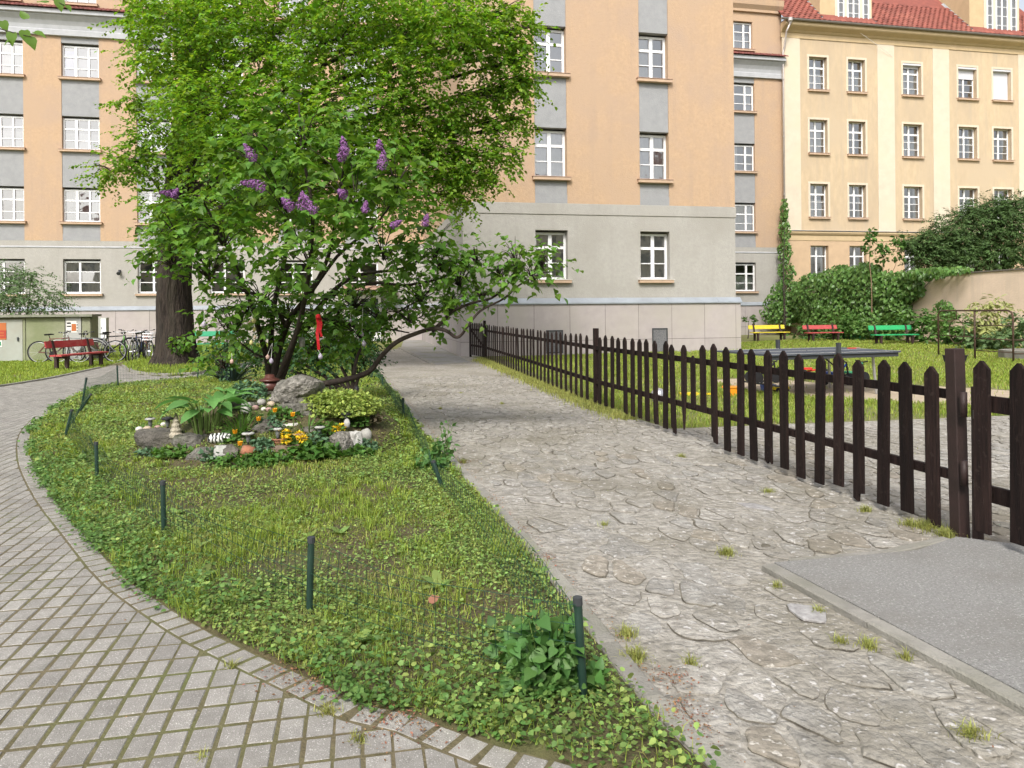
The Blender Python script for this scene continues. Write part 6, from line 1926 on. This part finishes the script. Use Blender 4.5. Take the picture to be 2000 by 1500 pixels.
ivy('ivy', 'small separate ivy clump on the bare wall right of the main ivy', [ivc(1842, 598, 9, 14), ivc(1850, 608, 9, 12)], 260, .13, 73, wallpt(wall_at_px(1846), 0, .1))
# saplings poking up beyond the wall
for (a, b2, lb2) in ((((1702, 560), (1698, 510), (1700, 460)), 81, 'thin sapling shoot farthest left above the ivy'), (((1724, 560), (1724, 520), (1725, 485)), 82, 'short sapling shoot between the two taller ones'), (((1726, 565), (1748, 520), (1756, 470)), 83, 'leaning sapling shoot beside the yew')):
    rg = np.random.default_rng(b2)
    P_ = [at(x, y, 36.5) for x, y in a]
    t = thing('sapling', lb2, 'sapling', (P_[0].x, P_[0].y, 0), 0, 'saplings behind the wall')
    bb_ = MB(); limb(bb_, [Vector((P_[0].x, P_[0].y, 0))] + P_, .035, .012, 5, 4); wattach(bb_.build('stem', mat('pale_twig', (.25, .17, .11), rough=.8), None, True), t)
    parts = [cloud(tuple(P_[2]), (.28, .28, .35), 60, .2, rg, LEAFR, .2), cloud(tuple(P_[1].lerp(P_[2], .5)), (.3, .3, .4), 30, .2, rg, LEAFR, .2)]
    wattach(leaf_obj('leaves', join_vf(parts), M_shr2), t)
# shrubs along the foot of the wall
sh = [('low leafy shrub under the corner vine', [(1590, 650, 37, 40, 22)], M_shr2), ('bright green shrub behind the coral bench', [(1655, 640, 36, 35, 25)], M_shr2), ('dark shrub behind the green bench', [(1700, 650, 35, 40, 28), (1740, 640, 35, 30, 22)], M_ivy),
      ('loose green shrub at the foot of the bare wall', [(1780, 625, 32, 35, 22), (1810, 640, 32, 30, 25)], M_shr2), ('dense dark shrub behind the hoop', [(1850, 640, 30, 35, 28), (1885, 645, 29.5, 30, 25)], M_ivy),
      ('pale bamboo like shrub against the wall', [(1935, 620, 26.5, 30, 38), (1950, 650, 26.5, 35, 28)], M_bam), ('mixed green shrub behind the climbing frame rungs', [(1945, 665, 26, 40, 22), (1915, 655, 26.5, 25, 25)], M_shr), ('shrub at the picture edge beside the climbing frame', [(2000, 640, 24.5, 28, 40)], M_shr)]
for i, (lb2, sp2, m) in enumerate(sh):
    leafy('shrub', lb2, 'shrub', sp2, 130, .15 if m is not M_bam else .22, m, 90 + i, LEAFR if m is not M_bam else LEAFL, .4, stemr=.025, group='shrubs along the courtyard wall')
leafy('potted_shrub', 'small potted shrub at the corner of the grey wing', 'shrub', [(1463, 622, 40, 10, 8)], 120, .13, M_shr2, 99, LEAFR, .25, base=Vector((*flat(1461, 661), 0)), stemr=.03)
# twig of a nearby tree hanging into the top corner
tw = thing('overhanging_branch', 'thin twig with a few leaves hanging into the top corner', 'branch', tuple(at(-60, 20, 4.6)))
b = MB()
t1 = limb(b, [at(-80, 30, 4.6), at(-20, 50, 4.6), at(30, 65, 4.6), at(62, 72, 4.6)], .006, .002, 5, 4)
t2 = limb(b, [at(-80, -40, 4.6), at(30, -20, 4.6), at(90, -5, 4.6), at(130, 12, 4.6)], .006, .002, 5, 4)
wattach(b.build('twigs', M_dark_br, None, True), tw)
lf = LEAFH; lme = None
for px, py, ax, sz in ((5, 40, (.3, .1, -1), .075), (25, 62, (-.1, 0, -1), .09), (48, 58, (.1, .1, -1), .085), (57, 72, (.4, .1, -1), .085), (66, 62, (1, .1, -.4), .08), (52, 38, (-.5, 0, .8), .07), (115, -2, (.2, 0, -1), .08), (92, 6, (-1, .2, .3), .08), (130, 10, (.6, 0, -.8), .05), (20, 78, (-.8, .2, -.4), .06)):
    p = at(px, py, 4.6)
    o = leaf_obj('leaf', leaves(np.array([p]), np.array([ax], float), np.array([[.1, -.8, .5 + .01 * px]]), np.array([sz]), LEAFH), M_lilac); wattach(o, tw)

# ------------------------------------------------------------------ grass and ground cover
M_grass = mat('grass_blade', (.25, .335, .055), rough=.6, island=.4, hue=.022, trans=.35)
M_grassy = mat('yellow_grass_blade', (.32, .34, .10), rough=.6, island=.4, hue=.02, trans=.35)
M_cover = mat('ground_ivy_leaf', (.215, .31, .085), rough=.55, island=.6, hue=.028, trans=.3)
M_coverd = mat('dark_weed_leaf', (.115, .215, .055), rough=.5, island=.4, hue=.015, trans=.25)
M_dry = mat('dry_leaf_litter', (.24, .125, .07), rough=.85, island=.5, hue=.03)
gr = np.random.default_rng(2024)
def scatter(poly, n, weight=None):
    xs = [p[0] for p in poly]; ys = [p[1] for p in poly]
    P = np.stack([gr.uniform(min(xs), max(xs), n), gr.uniform(min(ys), max(ys), n)], 1)
    P = P[in_poly(P, poly)]
    if weight is not None: P = P[gr.uniform(0, 1, len(P)) < weight(P)]
    return P
def on_ground(P, z=.03): return np.concatenate([P, (gz(P[:, 0], P[:, 1]) + z)[:, None]], 1)
def dens(P, near=1.0): return np.clip((4.5 / P[:, 1]) ** near, .08, 1)
def patch(P, sc, seed, lo=-.15, hi=.2): return np.clip((vnoise(P, sc, seed) - lo) / (hi - lo), 0, 1)
def rockmask(P):
    r2 = ((P[:, 0] - MC[0] + .05) / 1.55) ** 2 + ((P[:, 1] - MC[1] + .15) / 1.15) ** 2
    return np.clip((r2 - .75) * 3, .05, 1)
# grass tufts
P = scatter(ISLAND, 900000, lambda P: dens(P, 1.0) * (.2 + .8 * patch(P, 1.1, 1.5)) * rockmask(P))
cl = P[gr.integers(0, len(P), len(P))] if False else P
h = gr.uniform(.015, .055, len(P)) * (.7 + .6 * patch(P, .9, 8.2)); w = np.clip(.0036 * P[:, 1] / 3.5, .0034, .014)
half = gr.uniform(0, 1, len(P)) < .45 + .3 * (patch(P, .7, 4.4) - .5)
for nm, sel, m, lb2 in (('bed_grass', ~half, M_grass, 'green grass of the garden bed'), ('bed_yellow_grass', half, M_grassy, 'yellowish grass of the garden bed')):
    V, F = blades(on_ground(P[sel]), h[sel], gr, w[sel] * 1.15, 1.5)
    tag(leaf_obj(nm, (V, F), m), lb2, 'grass', kind='stuff')
TC = scatter(ISLAND, 16000, lambda P: dens(P, .8) * patch(P, 1.6, 5.5, -.05, .35) * rockmask(P))
nb = 22
Q = np.repeat(TC, nb, 0) + gr.normal(scale=.022, size=(len(TC) * nb, 2))
V, F = blades(on_ground(Q), gr.uniform(.04, .13, len(Q)) * np.repeat(gr.uniform(.5, 1.1, len(TC)), nb), gr, np.clip(.0036 * Q[:, 1] / 3.5, .0034, .012), 1.2)
tag(leaf_obj('bed_grass_tufts', (V, F), M_grass), 'thicker grass tufts scattered over the garden bed', 'grass', kind='stuff')
def cover(name, P, size, m, label, hmax=.05, tmpl=LEAFR, z0=.03):
    dk_, _ = seg_dist(P, KERB, closed=False); P = P[(dk_ > .045) | (gr.uniform(0, 1, len(P)) < .12)]
    n = len(P); q = on_ground(P, z0); q[:, 2] += gr.uniform(0, 1, n) ** 1.5 * hmax
    ax = gr.normal(size=(n, 3)); ax[:, 2] *= .25
    nr = np.array([0, 0, 1.0]) + gr.normal(scale=.4, size=(n, 3))
    sz = size * gr.uniform(.5, 1.4, n) * np.clip(P[:, 1] / 5.5, 1, 1.9)
    return tag(leaf_obj(name, leaves(q, ax, nr, sz, tmpl, 1.1), m), label, 'ground cover', kind='stuff')
P = scatter(ISLAND, 1250000, lambda P: dens(P, 1.3) * (.16 + .84 * patch(P, 1.3, 9.1)) * np.maximum(rockmask(P), .3))
cover('ground_ivy', P, .0175, M_cover, 'small leaved ground ivy in the bed', .05)
dE, _ = seg_dist(np.zeros((1, 2)), EDGE, False)
def edge_w(P):
    d, _ = seg_dist(P, EDGE, closed=False)
    return np.clip(1.2 - d / .40, 0, 1) * np.clip((P[:, 0] * .0 + 9.5 - P[:, 1]) / 3, .1, 1)
P = scatter(ISLAND, 800000, lambda P: dens(P, 1.2) * edge_w(P) * (.2 + .8 * patch(P, 1.8, 2.7)))
cover('edge_weeds', P, .022, M_coverd, 'dark leafy weeds along the paver edge', .11)
P = scatter(ISLAND, 260000, lambda P: dens(P, 1.2) * edge_w(P) * patch(P, 2.5, 6.7))
cover('edge_weeds_pale', P, .024, M_cover, 'paler weeds along the paver edge', .13)
# weeds spilling between kerb and bed
KS = [tuple(v) for v in resample(KERB, .05)]
Q = np.array(KS)[gr.integers(0, len(KS), 3500)] + gr.normal(scale=.07, size=(3500, 2))
Q = Q[in_poly(Q, ISLAND)]
cover('kerb_weeds', Q, .026, M_cover, 'weeds along the kerb of the stone path', .09)
ES = [tuple(v) for v in resample(EDGE, .04)]
Q = np.array(ES)[gr.integers(0, len(ES), 26000)]
Q = Q[gr.uniform(0, 1, len(Q)) < patch(Q, 2.3, 7.7, -.1, .35) * dens(Q, .8)]
Q = Q + gr.normal(scale=.035, size=(len(Q), 2))
cover('edge_spill', Q, .021, M_coverd, 'weeds spilling over the paver border', .06)
# rosettes of broad weeds in the bed
P = scatter(ISLAND, 420, lambda P: dens(P, .6) * rockmask(P))
ns = 8; R0 = np.repeat(on_ground(P, .035), ns, 0); az = np.tile(np.arange(ns) * 2 * np.pi / ns, len(P)) + np.repeat(gr.uniform(0, 6, len(P)), ns)
ax = np.stack([np.cos(az), np.sin(az), gr.uniform(.15, .8, len(az))], 1); sz = np.repeat(gr.uniform(.05, .12, len(P)), ns) * gr.uniform(.7, 1.2, len(az))
tag(leaf_obj('weed_rosettes', leaves(R0, ax, np.array([0, 0, 1.0]) + .3 * ax * np.array([-1, -1, 0]), sz, LEAFL, 1.3), M_cover), 'broad weed rosettes scattered over the bed', 'weeds', kind='stuff')
# lawns and playground
def lawn_grass(name, poly, n, hh, m, label, near=9.0, wt=None, z=.0):
    P = scatter(poly, n, wt)
    hgt = gr.uniform(.5, 1.2, len(P)) * hh; w = np.clip(.0036 * P[:, 1] / 4, .004, .03)
    V, F = blades(np.concatenate([P, np.full((len(P), 1), z)], 1), hgt, gr, w, .8)
    return tag(leaf_obj(name, (V, F), m), label, 'grass', kind='stuff')
LL = [flat(*p) for p in [(-120, 770), (0, 755), (60, 746), (120, 735), (205, 716), (242, 706), (300, 695), (420, 683)]] + [(-14, 30), (-20, 27)]
lawn_grass('left_lawn_grass', LL, 60000, .09, M_grass, 'bright green grass of the lawn round the red bench')
lawn_grass('rear_lawn_grass', [flat(300, 697), flat(420, 688), flat(560, 700), flat(690, 698), flat(740, 680), (-5.6, 31), (-7, 37.5), (-20, 35.5), (-20, 27)], 70000, .11, M_grass, 'bright grass behind the big tree')
lawn_grass('tree_island_grass', TRUNK_ISLE, 16000, .13, M_grass, 'grass round the foot of the big tree', z=.05)
PG = [(2.1, 9.4), (6.75, 10.3), (9.5, 10.8), (16, 14), (20, 24), (16.5, 38), (8, 32), (3.0, 25.5), (-.4, 24.2), (1.45, 11.7)]
STR = [flat(*p) for p in [(1390, 742), (1440, 762), (1560, 774), (1760, 786), (2100, 800), (2100, 770), (1800, 752), (1600, 748), (1480, 736)]]
def pgw(P):
    return np.where(in_poly(P, STR), .02, 1) * np.clip((12 / P[:, 1]) ** 1.3, .1, 1) * (.35 + .65 * patch(P, .5, 3.3))
lawn_grass('playground_grass', PG, 520000, .085, M_grass, 'green grass of the playground', wt=pgw)
lawn_grass('playground_pale_grass', PG, 260000, .075, M_grassy, 'yellowish grass of the playground', wt=pgw)
# tufts along the fence foot and in the path joints
FS = [tuple(v) for v in resample([tuple(FL[2] + (FL[1] - FL[2]) * .22), tuple(FL[2]), tuple(FL[3])], .04)]
Q = np.array(FS)[gr.integers(0, len(FS), 16000)] + np.stack([-np.abs(gr.normal(scale=.16, size=16000)) + .03, gr.normal(scale=.05, size=16000)], 1)
V, F = blades(np.concatenate([Q, np.full((len(Q), 1), .005)], 1), gr.uniform(.04, .13, len(Q)), gr, np.clip(.0035 * Q[:, 1] / 5, .004, .02), .9)
tag(leaf_obj('fence_foot_grass', (V, F), M_grassy), 'strip of grass along the foot of the picket fence', 'grass', kind='stuff')
tufts = [(1517, 1152, .06), (1640, 1262, .06), (1698, 1268, .07), (1770, 1290, .05), (1895, 1445, .09), (1420, 1085, .09), (1225, 1245, .08), (1240, 1290, .09), (1820, 1035, .16), (1850, 1050, .12), (1780, 1030, .12), (1500, 965, .08), (1690, 1000, .08), (1330, 895, .07), (1015, 1080, .06), (905, 905, .07), (1180, 1030, .05), (1600, 1200, .05), (1350, 1300, .05), (450, 1310, .05), (640, 1400, .06), (510, 1250, .04), (700, 1455, .05), (395, 1490, .03), (860, 800, .06), (900, 770, .06), (980, 790, .06)]
parts = []
for px, py, r in tufts:
    q = flat(px, py); n = int(90 * (r / .062) ** 2) + 12
    Q = np.array(q) + gr.normal(scale=r * .42, size=(n, 2)) * gr.uniform(.2, 1, (n, 1))
    parts.append(blades(np.concatenate([Q, np.full((n, 1), .004)], 1), gr.uniform(.012, .05, n) * (1 + r * 5), gr, .0036, 1.3))
tag(leaf_obj('path_tufts', join_vf(parts), M_grassy), 'small grass tufts growing in the path joints', 'grass', kind='stuff')
# moss and weeds in the far stone joints
Q = scatter(CEM, 9000, lambda P: patch(P, .6, 12.2, .05, .4) * (P[:, 1] > 6) * .6)
Q = Q[in_poly(Q, CEM)]
V, F = blades(np.concatenate([Q, np.full((len(Q), 1), .006)], 1), gr.uniform(.008, .025, len(Q)), gr, .008, 1.2)
tag(leaf_obj('joint_moss', (V, F), M_grassy), 'short moss and grass in the joints of the stone path', 'moss', kind='stuff')
# brown litter along the edges
def litter(name, pts, label, size=.014):
    n = len(pts); ax = gr.normal(size=(n, 3)); ax[:, 2] *= .2
    nr = np.array([0, 0, 1.0]) + gr.normal(scale=.35, size=(n, 3))
    q = np.concatenate([pts, np.full((n, 1), .024)], 1)
    tag(leaf_obj(name, leaves(q, ax, nr, size * gr.uniform(.4, 1.2, n), LEAF2, 1.0), M_dry), label, 'litter', kind='stuff')
Q = []
for px, py, s_, n in ((590, 1335, .08, 160), (640, 1360, .06, 120), (240, 1140, .05, 70), (290, 1165, .05, 60), (1060, 1095, .04, 90), (1310, 1330, .05, 120), (1330, 1390, .05, 130), (1365, 1440, .04, 70), (560, 1310, .06, 80), (800, 1420, .1, 160), (760, 1400, .08, 140), (915, 905, .05, 50), (955, 980, .05, 60), (1010, 1040, .05, 70), (1100, 1180, .05, 60)):
    Q.append(np.array(flat(px, py)) + gr.normal(scale=s_, size=(n, 2)))
KO = np.array(KS)[gr.integers(0, len(KS), 900)] + np.array([.11, .0]) + gr.normal(scale=.02, size=(900, 2)); Q.append(KO)
litter('brown_litter', np.concatenate(Q), 'brown bud scales and dry leaves swept against the edges')
Q = scatter(PATH, 5000, lambda P: np.clip(3.5 / P[:, 1], 0, 1) ** 1.5 * .5); litter('path_crumbs', Q[~in_poly(Q, ISLAND)], 'tiny brown crumbs on the pavers', .010)
Q = scatter(CEM, 5000, lambda P: np.clip(3.5 / P[:, 1], 0, 1) ** 1.5 * .6); litter('stone_path_crumbs', Q, 'tiny brown crumbs on the stone path', .011)
dl = hit(838, 1215)
o = leaf_obj('fallen_leaf', leaves(np.array([[dl.x, dl.y, .09]]), np.array([[.6, .3, .3]]), np.array([[-.2, -.5, .8]]), np.array([.06]), LEAFR, 1.2), M_dry)
tag(o, 'single brown fallen leaf on the green ground cover', 'leaf')
